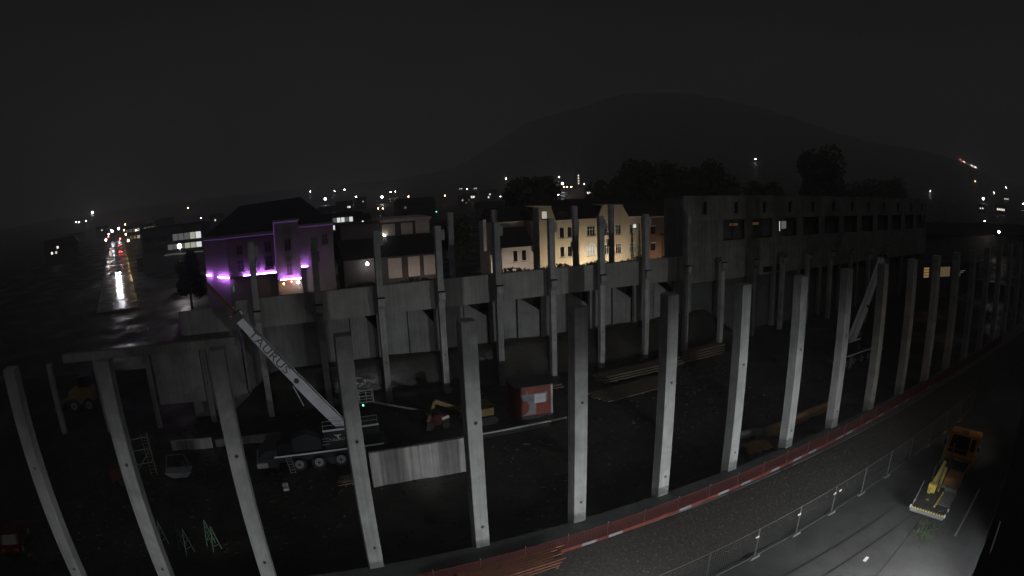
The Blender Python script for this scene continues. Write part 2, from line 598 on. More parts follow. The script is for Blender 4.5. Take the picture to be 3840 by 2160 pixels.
tag(rb.build('rubble', M['clod']), 'broken stones and clods strewn over the muddy pit floor', 'rubble', kind='stuff')
# tram tracks: two rails sunk in the asphalt
tr = struct(thing('tram_track', None, None, (0, 0, 0)))
for y0, y1 in ((-10.55, -11.9), (-12.05, -13.4)):
    m = MB()
    m.add([(20, y0 - .06, 0.008), (62, y1 - .06, 0.008), (62, y1 + .06, 0.008), (20, y0 + .06, 0.008)], [(0, 1, 2, 3)])
    m.build('rail', M['rail'], tr)
rk = MB()
for a in range(24):
    x = 34 + a * 1.1
    y = -15.75 + (x - 35) * 0.172
    rk.add([(x, y - .05, .008), (x + 1.1, y - .05 + .19, .008), (x + 1.1, y + .05 + .19, .008), (x, y + .05, .008)], [(0, 1, 2, 3)])
struct(rk.build('road_joint', M['rail']))
wlm = MB()
wlm.add([(46.7, -16.86, .008), (53.6, -15.55, .008), (53.62, -15.42, .008), (46.74, -16.7, .008)], [(0, 1, 2, 3)])
struct(wlm.build('road_marking_line', M['white_paint']))
wlm = MB().add([(40.5, -13.6, .008), (41.0, -13.5, .008), (40.97, -13.3, .008), (40.47, -13.4, .008)], [(0, 1, 2, 3)])
struct(wlm.build('road_marking_patch', M['white_paint']))

# ---------------------------------------------------------------- front row of concrete columns
COLW, COLH = 0.79, 12.87
shaft_me = MB().cbox(-COLW / 2, 0, -1.5, COLW / 2, 0.8, COLH, 0.025).mesh('shaft', M['concrete'])
foot_me = MB().cbox(-0.9, 0.24, -1.9, 0.9, 2.0, -1.28, 0.03).mesh('footing', M['concrete_b'])
sock = MB().ring((0, 0, 0), (0, 1, 0), 0.065, 0.115, 0.02).mesh('socket_ring', M['concrete_b'])
plug = MB().tube((0, -0.006, 0), (0, 0.01, 0), 0.075, 12).mesh('socket', M['dark_hole'])
ringj = MB()
for z in (.14, .26):
    ringj.box(-COLW / 2 + .03, -.004, z, COLW / 2 - .03, .002, z + .012)
ringj = ringj.mesh('form_line', M['concrete_b'])
for i in range(20):
    o = thing('concrete_column', 'tall bare concrete column, %s from the left in the front row by the red barrier' % ORD[i], 'column', (6.0 * i, 0, 0), 0, 'front row of concrete columns')
    put('shaft', shaft_me, o)
    put('footing', foot_me, o)
    put('form_line', ringj, o)
    for z in (7.66, 1.38):
        p = put('socket', plug, o, (0.05, 0, z))
        put('socket_ring', sock, p, (0, 0, 0))

# ---------------------------------------------------------------- second row: columns with brackets
Y2 = 29.0
sh2 = MB().cbox(-0.3, 0, -1.6, 0.3, 0.6, 15.4, 0.02).mesh('shaft', M['concrete'])
sh2s = MB().cbox(-0.3, 0, -1.6, 0.3, 0.6, 9.0, 0.02).mesh('shaft', M['concrete'])
br2 = MB().prism([(-0.32, 8.35), (0.0, 7.9), (0.0, 9.0), (-0.32, 9.0)], -0.33, 0.33, 'x').mesh('bracket', M['concrete'])
cap2 = MB().box(-0.36, -0.36, 9.003, 0.36, -0.004, 9.09).mesh('dark_bracket_top', M['dark_hole'])  # near-black sheet paints the unlit top of the bracket
hd2 = MB().box(0.302, 0.05, 14.0, 0.62, 0.55, 15.0).mesh('head_block', M['concrete'])
so2 = MB().box(-0.06, -0.012, -0.06, 0.06, 0.0, 0.06).mesh('socket', M['dark_hole'])
po2 = MB().cbox(-0.3, 0, -1.6, 0.3, 0.6, 6.0, 0.02).mesh('shaft', M['concrete_b'])
for k, i in enumerate(range(-6, -1)):
    o = thing('low_concrete_post', 'low concrete post under the lintel at the far left, %s from the left' % ORD[k], 'post', (18.71 + 6 * i, Y2, 0), 0, 'low posts under the lintel')
    put('shaft', po2, o)
    put('socket', so2, o, (0.02, 0, 2.7))
for k, i in enumerate(range(-1, 16)):
    x = 18.71 + 6 * i
    o = thing('bracket_column', 'slender concrete column with a bracket before the long wall, %s from the left in its row' % ORD[k], 'column', (x, Y2, 0), 0, 'inner row of bracketed columns')
    put('shaft', sh2 if x < 62 else sh2s, o)
    b = put('bracket', br2, o)
    put('dark_bracket_top', cap2, b)
    if x < 62:
        put('head_block', hd2, o)
    put('socket', so2, o, (0.02, 0, 2.7))
# third row, behind the wall
sh3 = MB().cbox(-0.33, 0, -1, 0.33, 0.66, 15.7, 0.02).mesh('shaft', M['concrete'])
br3 = MB().box(-0.68, 0.1, 9.7, -0.332, 0.55, 10.6).mesh('bracket', M['concrete'])
for k, i in enumerate((-2, -1, 0, 1, 2)):
    x = 49.8 + 6.05 * i
    o = thing('rear_column', 'dark concrete column standing behind the long wall before the villas, %s from the left of five' % ORD[k], 'column', (x, 48, 0), 0, 'columns behind the long wall')
    put('shaft', sh3, o)
    put('bracket', br3, o)

# ---------------------------------------------------------------- long back wall: band of panels over recessed panels
YB = 31.0
wall = thing('long_concrete_wall', 'long grey concrete wall of precast panels across the back of the site', 'wall', (0, YB, 0))
for i in range(-3, 8):
    x0 = 18.71 + 6 * i
    if x0 > 62: break
    xa, xb = (10.5 if i == -2 else x0 + .012), min(x0 + 5.988, 62.0)
    if xb < 10.6: continue
    dz = random.uniform(-.02, .02)
    MB().cbox(max(xa, 10.5), 0, 7.05, xb, 0.45, 9.9 + dz * .3, 0.015).build('band_panel', M['concrete_band'], wall)
    # recessed panels with a cut upper corner next to each column; dark void behind
    xm = x0 + 3.1
    a, b = max(x0 + .05, 10.6), xb - 0.02
    if i in (0, 1):
        MB().prism([(a, 1.5), (xm - .05, 1.5), (xm - .05, 7.0), (a, 7.0)], 1.0, 1.25).build('recessed_panel', M['concrete_c'], wall)
        MB().prism([(xm + .05, 1.5), (b, 1.5), (b, 5.2), (b - 1.4, 6.98), (xm + .05, 6.98)], 1.0, 1.25).build('recessed_panel', M['concrete_c'], wall)
    elif i >= 2:
        MB().prism([(a, 1.5), (xm - .05, 1.5), (xm - .05, 6.98), (a, 6.98)], 1.0 + .25 * (i % 2), 1.25 + .25 * (i % 2)).build('recessed_panel', M['concrete_c'], wall)
        MB().prism([(xm + .05, 1.5), (b - .3, 1.5), (b - .3, 5.4), (b - 2.7, 6.98), (xm + .05, 6.98)], 1.0, 1.25).build('recessed_panel', M['concrete_c'], wall)
    else:
        MB().box(a, 1.0, -1.5, b, 1.25, 6.98).build('recessed_panel', M['concrete_c'], wall)
    MB().box(max(x0 - .18, 10.6), 0.55, -1.5, max(x0 + .18, 10.9), 0.98, 7.04).build('pier', M['concrete_b'], wall)
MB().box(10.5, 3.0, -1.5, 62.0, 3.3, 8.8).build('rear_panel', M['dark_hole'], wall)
MB().box(10.5, 0.47, 8.9, 62.0, 3.3, 9.1).build('deck_slab', M['concrete_d'], wall)

# left end: lower frame of columns and a lintel
lf = thing('concrete_lintel_frame', 'grey concrete lintel and wall stub beyond the leftmost front columns', 'wall', (0, 29.0, 0))
MB().cbox(-9.2, -0.05, 6.004, 10.2, .66, 6.85, .02).build('lintel', M['concrete_b'], lf)
MB().box(1.2, .2, .9, 6.3, .45, 5.98).build('infill_panel', M['concrete_c'], lf)
MB().box(4.4, 2.2, -1.5, 10.45, 2.5, 9.4).build('backing_panel', M['concrete_c'], lf)

# ---------------------------------------------------------------- tall part of the building on the right
big = thing('tall_concrete_block', 'dark tall unfinished concrete block with slots and window openings, right of the villas', 'building', (0, 31.6, 0))
bx = 62.3
bay = 0
lit = {3: 'win_white', 1: 'win_ember', 2: 'win_ember'}
while bx < 131:
    w = 5.75
    a, b = bx + .01, bx + w - .01
    c = (a + b) / 2 + 0.6
    MB().cbox(a, 0, 14.15, c - .42, .4, 17.3, .015).build('upper_panel', M['concrete_b'], big)
    MB().cbox(c + .42, 0, 14.15, b, .4, 17.3, .015).build('upper_panel', M['concrete_b'], big)
    MB().box(c - .418, .05, 14.15, c + .418, .38, 14.9).build('slot_sill', M['concrete_b'], big)
    MB().box(c - .418, .05, 16.45, c + .418, .38, 17.25).build('slot_head', M['concrete_b'], big)
    if bay == 0:
        MB().cbox(a, 0, 6.3, b, .4, 14.14, .015).build('lower_panel', M['concrete_b'], big)
    else:
        MB().box(a, 0, 11.42, a + .9, .4, 14.14).build('pier', M['concrete_b'], big)
        MB().box(b - .6, 0, 11.42, b, .4, 14.14).build('pier', M['concrete_b'], big)
        MB().cbox(a, 0, 6.3, b, .4, 11.4, .015).build('lower_panel', M['concrete_b'], big)
        for xx in ((a + b) / 2, b - .68):
            MB().box(xx, .2, 11.43, xx + .08, .28, 14.13).build('mullion', M['dark_steel'], big)
        f = MB().box(a + .9, .2, 11.43, a + .98, .28, 14.13).build('window_frame', M['dark_steel'], big)
        if bay in lit:
            x0 = a + 1.05 if bay != 1 else a + 2.6
            MB().box(x0, .5, 12.2 if bay == 3 else 13.25, x0 + (.55 if bay == 3 else 1.6), .52, 13.6).build('lit_pane', M[lit[bay]], f)
            if bay == 3:
                MB().box(x0 + .9, .5, 12.5, x0 + 2.0, .52, 13.6).build('dim_pane', M['win_dim'], f)
    MB().box(a - .15, .06, -1.5, a + .45, .66, 6.28).build('ground_post', M['concrete_b'], big)
    bx += w
    bay += 1
MB().box(62.72, 1.0, -1.5, 131, 1.2, 16.8).build('rear_wall', M['concrete_d'], big)
MB().box(62.4, .42, 16.9, 131, 4.3, 17.1).build('roof_slab', M['concrete_d'], big)
MB().box(62.32, .42, 6.3, 62.7, 4.3, 16.88).build('end_wall', M['concrete_b'], big)
for x, z in ((77.0, 6.55), (80.0, 6.7)):
    MB().box(x, -.02, z, x + 2.0, -.003, z + .8).build('vent_opening', M['dark_hole'], big)


def text_obj(name, body, size, m, parent, mtx, sx=1.0, ext=0.006):
    cu = bpy.data.curves.new(name, 'FONT')
    cu.body = body
    cu.size = size
    cu.align_x = 'CENTER'
    cu.align_y = 'CENTER'
    cu.extrude = ext
    cu.space_character = 1.08
    cu.materials.append(m)
    t = bpy.data.objects.new(name, cu)
    col.objects.link(t)
    bpy.context.view_layer.update()
    me = bpy.data.meshes.new_from_object(t.evaluated_get(bpy.context.evaluated_depsgraph_get()))
    bpy.data.objects.remove(t)
    bpy.data.curves.remove(cu)
    me.materials.clear()
    me.materials.append(m)
    o = put(name, me, parent)
    o.matrix_local = mtx @ Matrix.Diagonal((sx, 1, 1, 1))
    return o


# ---------------------------------------------------------------- mobile cranes
def wheel_set(parent, xs, y, z, r, side=-1):
    for x in xs:
        w = MB().tube((x, y, z), (x, y - side * .38, z), r, 20).build('wheel', M['rubber'], parent)
        h = MB().tube((x, y + side * .012, z), (x, y - side * .02, z), r * .6, 16)
        h.build('rim', M['steel'], w)
        n = MB()
        for k in range(8):
            t = k * math.pi / 4
            n.tube((x + r * .42 * math.cos(t), y + side * .03, z + r * .42 * math.sin(t)), (x + r * .42 * math.cos(t), y, z + r * .42 * math.sin(t)), r * .07, 6)
        n.tube((x, y + side * .07, z), (x, y, z), r * .2, 10)
        n.build('hub_bolts', M['dark_steel'], w)


def crane(label, loc, mirror, p0, p1, p2, text=True):
    """loc on the ground; boom points p0 (pivot) p1 (end of the base section) p2 (tip), local, y is away from the viewer"""
    s = -1 if mirror else 1
    o = thing('mobile_crane', label, 'crane', loc)
    def X(m):
        return m.xf(Matrix.Diagonal((s, 1, 1, 1))) if mirror else m
    # local: x 0 at the boom pivot, the carrier runs towards -x; ground z=0
    X(MB().box(-6.6, 0, 0.95, 3.2, 2.5, 1.42)).build('carrier_deck', M['crane_black'], o)
    X(MB().box(-6.0, -.05, 1.40, 2.8, -.003, 1.52)).build('deck_edge', M['crane_white'], o)
    X(MB().prism([(-7.3, .55), (-5.7, .55), (-5.7, 2.0), (-6.7, 2.0), (-7.3, 1.4)], .1, 2.4)).build('driver_cab', M['crane_black'], o)
    X(MB().box(-7.5, -.1, .7, -6.62, 2.6, 1.1)).build('outrigger_box', M['steel'], o)
    X(MB().prism([(-1.75, 1.55), (2.6, 1.55), (2.6, 2.9), (-1.75, 3.0)], .15, 2.3)).build('superstructure', M['crane_black'], o)
    X(MB().prism([(-4.4, 1.55), (-2.1, 1.55), (-2.1, 2.5), (-3.2, 3.0), (-4.4, 2.7)], .25, 1.3)).build('operator_cab', M['crane_black'], o)
    X(MB().box(-1.85, .08, 3.02, 2.6, .2, 3.14)).build('walkway_edge', M['crane_white'], o)
    rl = MB()
    for z in (3.5, 3.85):
        rl.tube((-1.8, .12, z), (2.5, .12, z), .025, 6)
    for x in (-1.8, -.4, 1.0, 2.5):
        rl.tube((x, .12, 3.1), (x, .12, 3.87), .022, 6)
    X(rl).build('handrail', M['steel'], o)
    for z in (1.95, 2.2, 2.45):
        X(MB().box(-2.0, .08, z, -1.45, .14, z + .04)).build('step', M['steel'], o)
    for x in (-5.1, 0.0):
        ld = MB()
        ld.tube((x, -.12, 1.4), (x + .22, -.2, -.02), .022, 6)
        ld.tube((x + .42, -.12, 1.4), (x + .62, -.2, -.02), .022, 6)
        for k in range(6):
            t = .08 + k * .17
            ld.tube((x + .22 * t, -.12 - .08 * t, 1.4 - 1.42 * t), (x + .42 + .2 * t, -.12 - .08 * t, 1.4 - 1.42 * t), .016, 5)
        X(ld).build('ladder', M['steel'], o)
    wheel_set(o, [s * x for x in (-4.1, -2.5, -.75, .9)], .0, .6, .6)
    wheel_set(o, [s * x for x in (-4.1, -2.5, -.75, .9)], 2.5, .6, .6, 1)
    X(MB().prism([(-2.0, .95), (-1.0, .95), (-1.35, .35), (-1.6, .35)], -.06, .1)).build('outrigger_bracket', M['dark_steel'], o)
    # boom
    a, b, c = Vector(p0), Vector(p1), Vector(p2)
    d = (b - a).normalized()
    up = Vector((0, 1, 0))
    k1 = a + (b - a) * .42
    X(MB().bar(a - d * 1.6, k1, .85, .85, up, .80, .80)).build('boom_base', M['crane_white'], o)
    bm = X(MB().bar(k1 - d * .1, b, .70, .72, up, .62, .70)).build('boom_section', M['crane_white'], o)
    X(MB().bar(b, c, .24, .30, up, .2, .26)).build('boom_tip_section', M['rust_plank'], o)  # red-brown colour paints the orange light on this section
    n = d.cross(up).normalized()
    if n.z < 0: n = -n
    X(MB().bar(b - d * .1 - n * .1, b + d * .5 - n * .05, .95, .8, up)).build('boom_head', M['dark_steel'], o)
    for q in (-.25, .25):
        X(MB().tube(b + d * .25 + n * (.3) + up * (q - .06), b + d * .25 + n * (.3) + up * (q + .06), .24, 14)).build('sheave', M['steel'], o)
    X(MB().tube(k1 + d * .1 - up * .36, k1 + d * .1 - up * .46, .2, 12)).build('boom_collar', M['dark_steel'], o)
    X(MB().tube(k1 - n * .5 - up * .3, k1 - n * 1.0 + d * (-1.7) - up * .3, .05, 8)).build('luffing_rod', M['steel'], o)
    cb = MB()
    cb.tube(a + n * .52 - up * .2, b + n * .42 - up * .2, .03, 5)
    X(cb).build('hoist_rope', M['steel'], o)
    if text:
        mid = k1 + (b - k1) * .48
        zx = (-d).normalized()                         # reading direction runs down the boom
        zy = zx.cross(Vector((0, -1, 0))).normalized() * -1
        nrm = Vector((0, -1, 0))
        zy = nrm.cross(zx)
        m4 = Matrix((Vector((zx.x, zy.x, nrm.x, mid.x)), Vector((zx.y, zy.y, nrm.y, mid.y - .362)), Vector((zx.z, zy.z, nrm.z, mid.z)), (0, 0, 0, 1)))
        text_obj('boom_lettering', 'TAURUS', .86, M['letter_dark'], o, m4, 1.22)
        m5 = Matrix(((1, 0, 0, -.7), (0, 0, -1, .14), (0, 1, 0, 2.25), (0, 0, 0, 1)))
        text_obj('body_lettering', 'TAURUS', .3, M['letter_light'], o, m5, 1.2, .004)
        bl = MB()
        bl.prism([(-1.0, 2.68), (-.93, 2.60), (-.76, 2.56), (-.76, 2.38), (-.70, 2.34), (-.64, 2.38), (-.64, 2.56), (-.47, 2.60), (-.40, 2.68), (-.55, 2.655), (-.70, 2.64), (-.85, 2.655)], .13, .148)
        bl.build('bull_emblem', M['letter_light'], o)
    return o


c1 = crane('large mobile crane with pale boom lettered TAURUS raised over the pit', (18.9, 16.2, -1.4), False, (-.4, 1.2, 3.3), (-7.05, 1.2, 12.2), (-9.3, 1.2, 15.0))
c2 = crane('dim second mobile crane whose grey boom rises between the far front columns', (72.5, 11.5, -1.4), True, (-0.6, .8, 2.6), (-6.9, .8, 12.2), (-7.3, .8, 12.9), False)

# ---------------------------------------------------------------- pit furniture
lw = thing('low_concrete_wall', 'pale low concrete wall with dark drip stains between two front columns', 'wall', (19.9, 11.9, -1.4))
MB().cbox(0, 0, 0, 7.15, .28, 2.78, .02).build('wall_face', M['concrete_s'], lw)
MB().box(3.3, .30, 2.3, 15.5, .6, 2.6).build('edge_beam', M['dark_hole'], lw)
MB().box(3.3, .285, 2.625, 15.5, .42, 2.74).build('slab_edge', M['concrete'], lw)
l2 = MB().cbox(3.0, 22.8, -1.4, 7.0, 23.1, -.45, .02).build('short_concrete_wall', M['concrete_s'])
tag(l2, 'short pale concrete wall low in the pit left of the crane', 'wall')
l3 = MB().cbox(7.3, 22.9, -1.4, 13.4, 23.2, -.7, .02).build('kerb_wall', M['concrete_b'])
tag(l3, 'thin grey concrete upstand between the short pale wall and the crane', 'wall')

# boom lift with red base and a basket
bl = thing('boom_lift', 'boom lift with red base and pale arm reaching to a white basket', 'lift', (27.2, 21.2, -1.4))
MB().prism([(-.9, .35), (1.1, .35), (1.2, .9), (.4, 1.35), (-.7, 1.2)], -.6, .6).build('base', M['dark_red'], bl)
for x in (-.6, .8):
    for y in (-.75, .55):
        MB().tube((x, y, .35), (x, y + .22, .35), .35, 14).build('wheel', M['rubber'], bl)
MB().bar((.2, 0, 1.3), (-5.2, .4, 3.0), .13, .16).build('arm', M['fence_steel'], bl)
MB().bar((.5, -.62, .9), (1.15, -.62, 1.05), .05, .25).build('side_panel', M['white_paint'], bl)
bk = MB()
for z in (3.2, 3.75, 4.25):
    for (xa, ya), (xb, yb) in (((-6.4, 0), (-5.2, 0)), ((-5.2, 0), (-5.2, .8)), ((-5.2, .8), (-6.4, .8)), ((-6.4, .8), (-6.4, 0))):
        bk.tube((xa, ya, z), (xb, yb, z), .035, 6)
for xa, ya in ((-6.4, 0), (-5.8, 0), (-5.2, 0), (-5.2, .8), (-6.4, .8)):
    bk.tube((xa, ya, 3.2), (xa, ya, 4.25), .035, 6)
bk.build('basket', M['white_paint'], bl)
MB().box(-6.2, -.02, 2.9, -6.1, .06, 3.0).build('status_light', M['lamp_green'], bl)

# red and white container
rc = thing('site_container', 'red and white painted container standing behind the middle front columns', 'container', (34.1, 19.4, -1.4), R_(-6))
MB().cbox(0, .02, .25, 3.3, 2.6, 3.0, .03).build('body', M['container_red'], rc)
MB().prism([(.55, 2.35), (.95, 2.35), (1.05, 2.8), (1.25, 2.3), (2.95, 2.4), (2.95, 1.55), (1.9, 1.5), (1.9, .4), (.7, .35), (1.15, .7), (1.3, 1.2), (1.1, 1.65), (.55, 1.8)], -.012, .016).build('white_panel', M['panel_grey'], rc)
MB().box(1.75, -.03, 1.45, 2.8, -.014, 2.25).build('hatch', M['crane_white'], rc)
MB().box(-.1, -.1, 3.03, 3.4, 2.7, 3.1).build('roof', M['dark_steel'], rc)
MB().box(3.31, .05, .2, 3.5, .2, 3.0).build('corner_post', M['steel'], rc)
MB().box(-.1, -.05, 0, 3.4, 2.6, .24).build('skid', M['dark_steel'], rc)

# tracked excavator, dim yellow, between columns
ex = thing('yellow_excavator', 'small yellow excavator body standing left of the red and white container', 'excavator', (29.6, 19.8, -1.4))
MB().prism([(0, .8), (2.6, .8), (2.6, 1.7), (1.4, 1.9), (0, 1.6)], 0, 1.8).build('body', M['dull_yellow'], ex)
MB().prism([(.2, 1.62), (1.1, 1.82), (1.1, 2.9), (.4, 2.9)], .1, 1.0).build('cab', M['black_glass'], ex)
for y in (-.3, 1.5):
    MB().prism([(-.3, .25), (-.05, 0), (2.6, 0), (2.9, .25), (2.9, .5), (2.6, .75), (-.05, .75), (-.3, .5)], y, y + .45).build('track', M['rubber'], ex)
MB().bar((0, .9, 1.4), (-2.4, .9, 2.6), .25, .35).build('arm', M['dull_yellow'], ex)
MB().bar((-2.4, .9, 2.6), (-3.2, .9, .7), .2, .28).build('dipper', M['dull_yellow'], ex)
MB().prism([(-3.5, .1), (-2.9, .1), (-2.8, .7), (-3.3, .8)], .5, 1.3).build('bucket', M['dark_steel'], ex)

# timber stacks in the middle of the pit
def plank_stack(name, label, loc, rz, n, rows, L, w, h, m, group, gap=.05):
    o = thing(name, label, 'timber', loc, rz, group)
    me = MB().box(0, 0, 0, 1, 1, 1).mesh('plank', m)
    for j in range(rows):
        for i in range(n):
            p = put('plank', me, o, (random.uniform(-.3, .3), i * (w + gap), .15 + j * (h + .12)))
            p.scale = (L * random.uniform(.85, 1.0), w, h)
    bm_ = MB().box(0, 0, 0, .1, 1, 1).mesh('batten', M['timber'])
    for x in (L * .15, L * .5, L * .85):
        q = put('batten', bm_, o, (x, 0, 0))
        q.scale = (1, n * (w + gap), .14)
    return o


plank_stack('timber_stack', 'long yellowish formwork beams stacked flat in the pit under the tall block', (45.5, 23.6, -1.35), R_(2), 6, 3, 11.5, .22, .16, M['timber'], 'timber in the pit')
plank_stack('timber_stack', 'low spread of yellowish beams in front of the long formwork stack', (43.0, 18.8, -1.35), R_(4), 9, 1, 9.0, .3, .12, M['timber'], 'timber in the pit', .06)
plank_stack('timber_stack', 'short yellow timber pile at the far end behind the sixth front column', (57.5, 24.6, -1.35), R_(3), 4, 4, 6.5, .22, .2, M['timber'], 'timber in the pit')
plank_stack('timber_stack', 'small yellow beams lying on the far slab left of the timber rows', (36.6, 24.6, -1.35), R_(2), 4, 2, 5.0, .25, .16, M['timber'], 'timber in the pit')
plank_stack('timber_pallet', 'small yellow pallet lying beside the pale stained wall', (17.7, 12.6, -1.4), R_(8), 4, 2, 1.5, .2, .1, M['timber'], None)
plank_stack('plank_bundle', 'bundle of long red-brown planks at the foot of the red barrier', (21.4, -3.95, 0.0), R_(3), 6, 3, 6.2, .2, .07, M['rust_plank'], None, .025)

# scaffold tower with ladders
sf = thing('scaffold_tower', 'narrow scaffold tower with ladder rungs left in the pit', 'scaffold', (.2, 17.5, -1.4))
for x, y in ((0, 0), (1.5, .5)):
    ld = MB()
    for q in (0, .5):
        ld.tube((x + q, y, 0), (x + q - .1, y + .2, 3.6), .035, 6)
    for k in range(12):
        z = .3 + k * .28
        ld.tube((x - .1 * z / 3.6, y + .2 * z / 3.6, z), (x + .5 - .1 * z / 3.6, y + .2 * z / 3.6, z), .025, 5)
    ld.build('ladder', M['timber'], sf)
fr = MB()
for z in (1.2, 2.4, 3.4):
    fr.tube((0, .1, z), (1.9, .6, z), .03, 6)
fr.tube((0, .1, .2), (1.9, .6, 2.3), .025, 6)
for x, y in ((0, 1.0), (1.9, 1.0)):
    fr.tube((x, y, 0), (x, y, 3.6), .035, 6)
fr.build('frame', M['green_steel'], sf)

# pale skip with a lifting frame
sk = thing('concrete_skip', 'pale tipping skip with a thin lifting frame beside the scaffold tower', 'skip', (3.5, 17.0, -1.4))
MB().prism([(.4, .1), (1.7, .1), (2.1, .55), (-.3, .55)], 0, 1.2).build('tub', M['panel_grey'], sk)
lfm = MB()
for a, b in (((-.1, .1, .9), (.2, .6, 1.9)), ((.2, .6, 1.9), (1.7, .6, 1.9)), ((1.7, .6, 1.9), (2.0, .1, .9)), ((1.7, .6, 1.9), (2.1, 1.1, .4)), ((1.5, .1, 1.5), (2.2, .3, .1))):
    lfm.tube(a, b, .035, 6)
lfm.build('lifting_frame', M['fence_steel'], sk)

# trestles bottom left
def trestle(label, loc, rz):
    o = thing('scaffold_trestle', label, 'trestle', loc, rz, 'green trestles near the lower left columns')
    for y in (0, 1.0):
        t = MB()
        t.tube((0, y, 0), (.35, y, 1.95), .03, 6)
        t.tube((.7, y, 0), (.35, y, 1.95), .03, 6)
        for z in (.5, 1.0, 1.4):
            t.tube((.35 * z / 1.95, y, z), (.7 - .35 * z / 1.95, y, z), .022, 5)
        t.build('end_frame', M['green_steel'], o)
    d = MB().tube((.1, 0, .5), (.3, 1.0, 1.6), .022, 5)
    d.tube((.3, 0, 1.6), (.1, 1.0, .5), .022, 5)
    d.build('brace', M['green_steel'], o)
    return o


trestle('green steel trestle, nearest the third front column', (8.1, 5.6, -1.4), R_(30))
trestle('green steel trestle, middle one of three near the lower left columns', (6.2, 5.5, -1.4), R_(38))
trestle('green steel trestle, leaning against the second front column', (4.3, 6.6, -1.4), R_(55))

# yellow loader far left
yl = thing('yellow_loader', 'dull yellow wheel loader under the lintel at the far left', 'loader', (-12.6, 36.0, -1.4))
MB().prism([(0, .9), (3.2, .9), (3.2, 2.6), (1.6, 2.8), (0, 2.3)], 0, 2.2).build('body', M['dull_yellow'], yl)
MB().prism([(1.5, 2.82), (3.0, 2.64), (2.9, 3.9), (1.7, 3.9)], .2, 2.0).build('cab', M['black_glass'], yl)
wheel_set(yl, [.6, 2.7], -.3, .75, .75)
MB().bar((-.2, 1, 1.5), (-2.0, 1, .8), .6, .3).build('lift_arm', M['dull_yellow'], yl)
MB().prism([(-2.9, .1), (-1.9, .1), (-1.8, 1.1), (-2.2, 1.2)], -.1, 2.3).build('bucket', M['dark_steel'], yl)
# red skip-like machine
rm = thing('red_compressor', 'small red wheeled compressor in the dark between the two leftmost columns', 'compressor', (-1.7, 16.2, -1.4), R_(20))
MB().prism([(0, .4), (1.8, .4), (1.8, 1.1), (1.4, 1.5), (.2, 1.5), (0, 1.1)], 0, 1.0).build('housing', M['dark_red'], rm)
for y in (-.12, 1.0):
    MB().tube((.9, y, .3), (.9, y + .12, .3), .3, 12).build('wheel', M['rubber'], rm)
MB().bar((1.8, .5, .45), (2.8, .5, .3), .07, .07).build('drawbar', M['dark_steel'], rm)

# red car bottom left corner, seen from behind
def car(name, label, loc, rz, paint, head=False, tail=False):
    o = thing(name, label, 'car', loc, rz)
    MB().prism([(-2.1, .35), (2.1, .35), (2.15, .7), (1.95, .88), (1.0, .98), (.45, 1.42), (-1.2, 1.45), (-1.85, .98), (-2.15, .92), (-2.18, .6)], -.85, .85).build('body', paint, o)
    MB().prism([(.95, 1.0), (.44, 1.38), (-1.15, 1.41), (-1.7, 1.0)], -.862, .862).build('side_windows', M['black_glass'], o)
    MB().add([(1.02, -.7, 1.0), (1.02, .7, 1.0), (.5, .62, 1.41), (.5, -.62, 1.41)], [(0, 1, 2, 3)]).build('windscreen', M['black_glass'], o)
    MB().add([(-1.86, -.7, 1.0), (-1.86, .7, 1.0), (-1.24, .62, 1.455), (-1.24, -.62, 1.455)], [(3, 2, 1, 0)]).build('rear_window', M['black_glass'], o)
    for x in (-1.3, 1.3):
        for y in (-.87, .67):
            w = MB().tube((x, y, .33), (x, y + .2, .33), .33, 16).build('wheel', M['rubber'], o)
            MB().tube((x, y - .01, .33), (x, y + .21, .33), .2, 10).build('rim', M['steel'], w)
    for y in (-.62, .62):
        if head:
            MB().box(2.155, y - .13, .56, 2.175, y + .13, .76).build('headlight', M['headlight'], o)
        else:
            MB().box(2.12, y - .2, .6, 2.16, y + .2, .75).build('headlight', M['white_trim'], o)
        MB().box(-2.2, y - .2, .68, -2.17, y + .2, .84).build('tail_light', M['lamp_red'] if tail else M['red_paint'], o)
    return o


car('parked_car', 'dark red car parked in the lower left corner of the site', (-8.6, 7.0, -1.4), R_(100), M['dark_red'])

# tarpaulins over soil, right part of the pit
def tarp(label, pts, m):
    b = MB()
    n = 9
    vs, fs = [], []
    (x0, y0), (x1, y1), w, hgt = pts
    d = Vector((x1 - x0, y1 - y0, 0))
    nn = Vector((-d.y, d.x, 0)).normalized()
    for i in range(n + 1):
        for j in range(6):
            t, u = i / n, j / 5
            p = Vector((x0, y0, -1.42)) + d * t + nn * (w * (u - .5)) * (1 + .2 * math.sin(i * 2.1))
            z = hgt * math.sin(math.pi * u) * (0.35 + .65 * math.sin(math.pi * (.08 + .84 * t))) + .08 * random.random()
            vs.append((p.x, p.y, -1.42 + z))
    for i in range(n):
        for j in range(5):
            fs.append((i * 6 + j, (i + 1) * 6 + j, (i + 1) * 6 + j + 1, i * 6 + j + 1))
    fs.append(tuple([i * 6 for i in range(n + 1)] + [i * 6 + 5 for i in range(n, -1, -1)]))
    o = b.add(vs, fs).build('tarpaulin', m, smooth=True)
    return tag(o, label, 'tarpaulin', 'covers on the soil heaps')


tarp('crumpled ochre tarpaulin on a soil heap beside the eighth front column', ((47.0, 3.9), (49.4, 3.4), 1.8, .55), M['tarp'])
tarp('long ochre tarpaulin strip running behind the ninth front column', ((50.6, 5.2), (61.5, 5.6), 1.5, .6), M['tarp'])
tarp('grey tarpaulin sagging from the ochre strip behind the eighth column', ((47.2, 6.3), (51.0, 5.6), 1.2, .5), M['grey_tarp'])
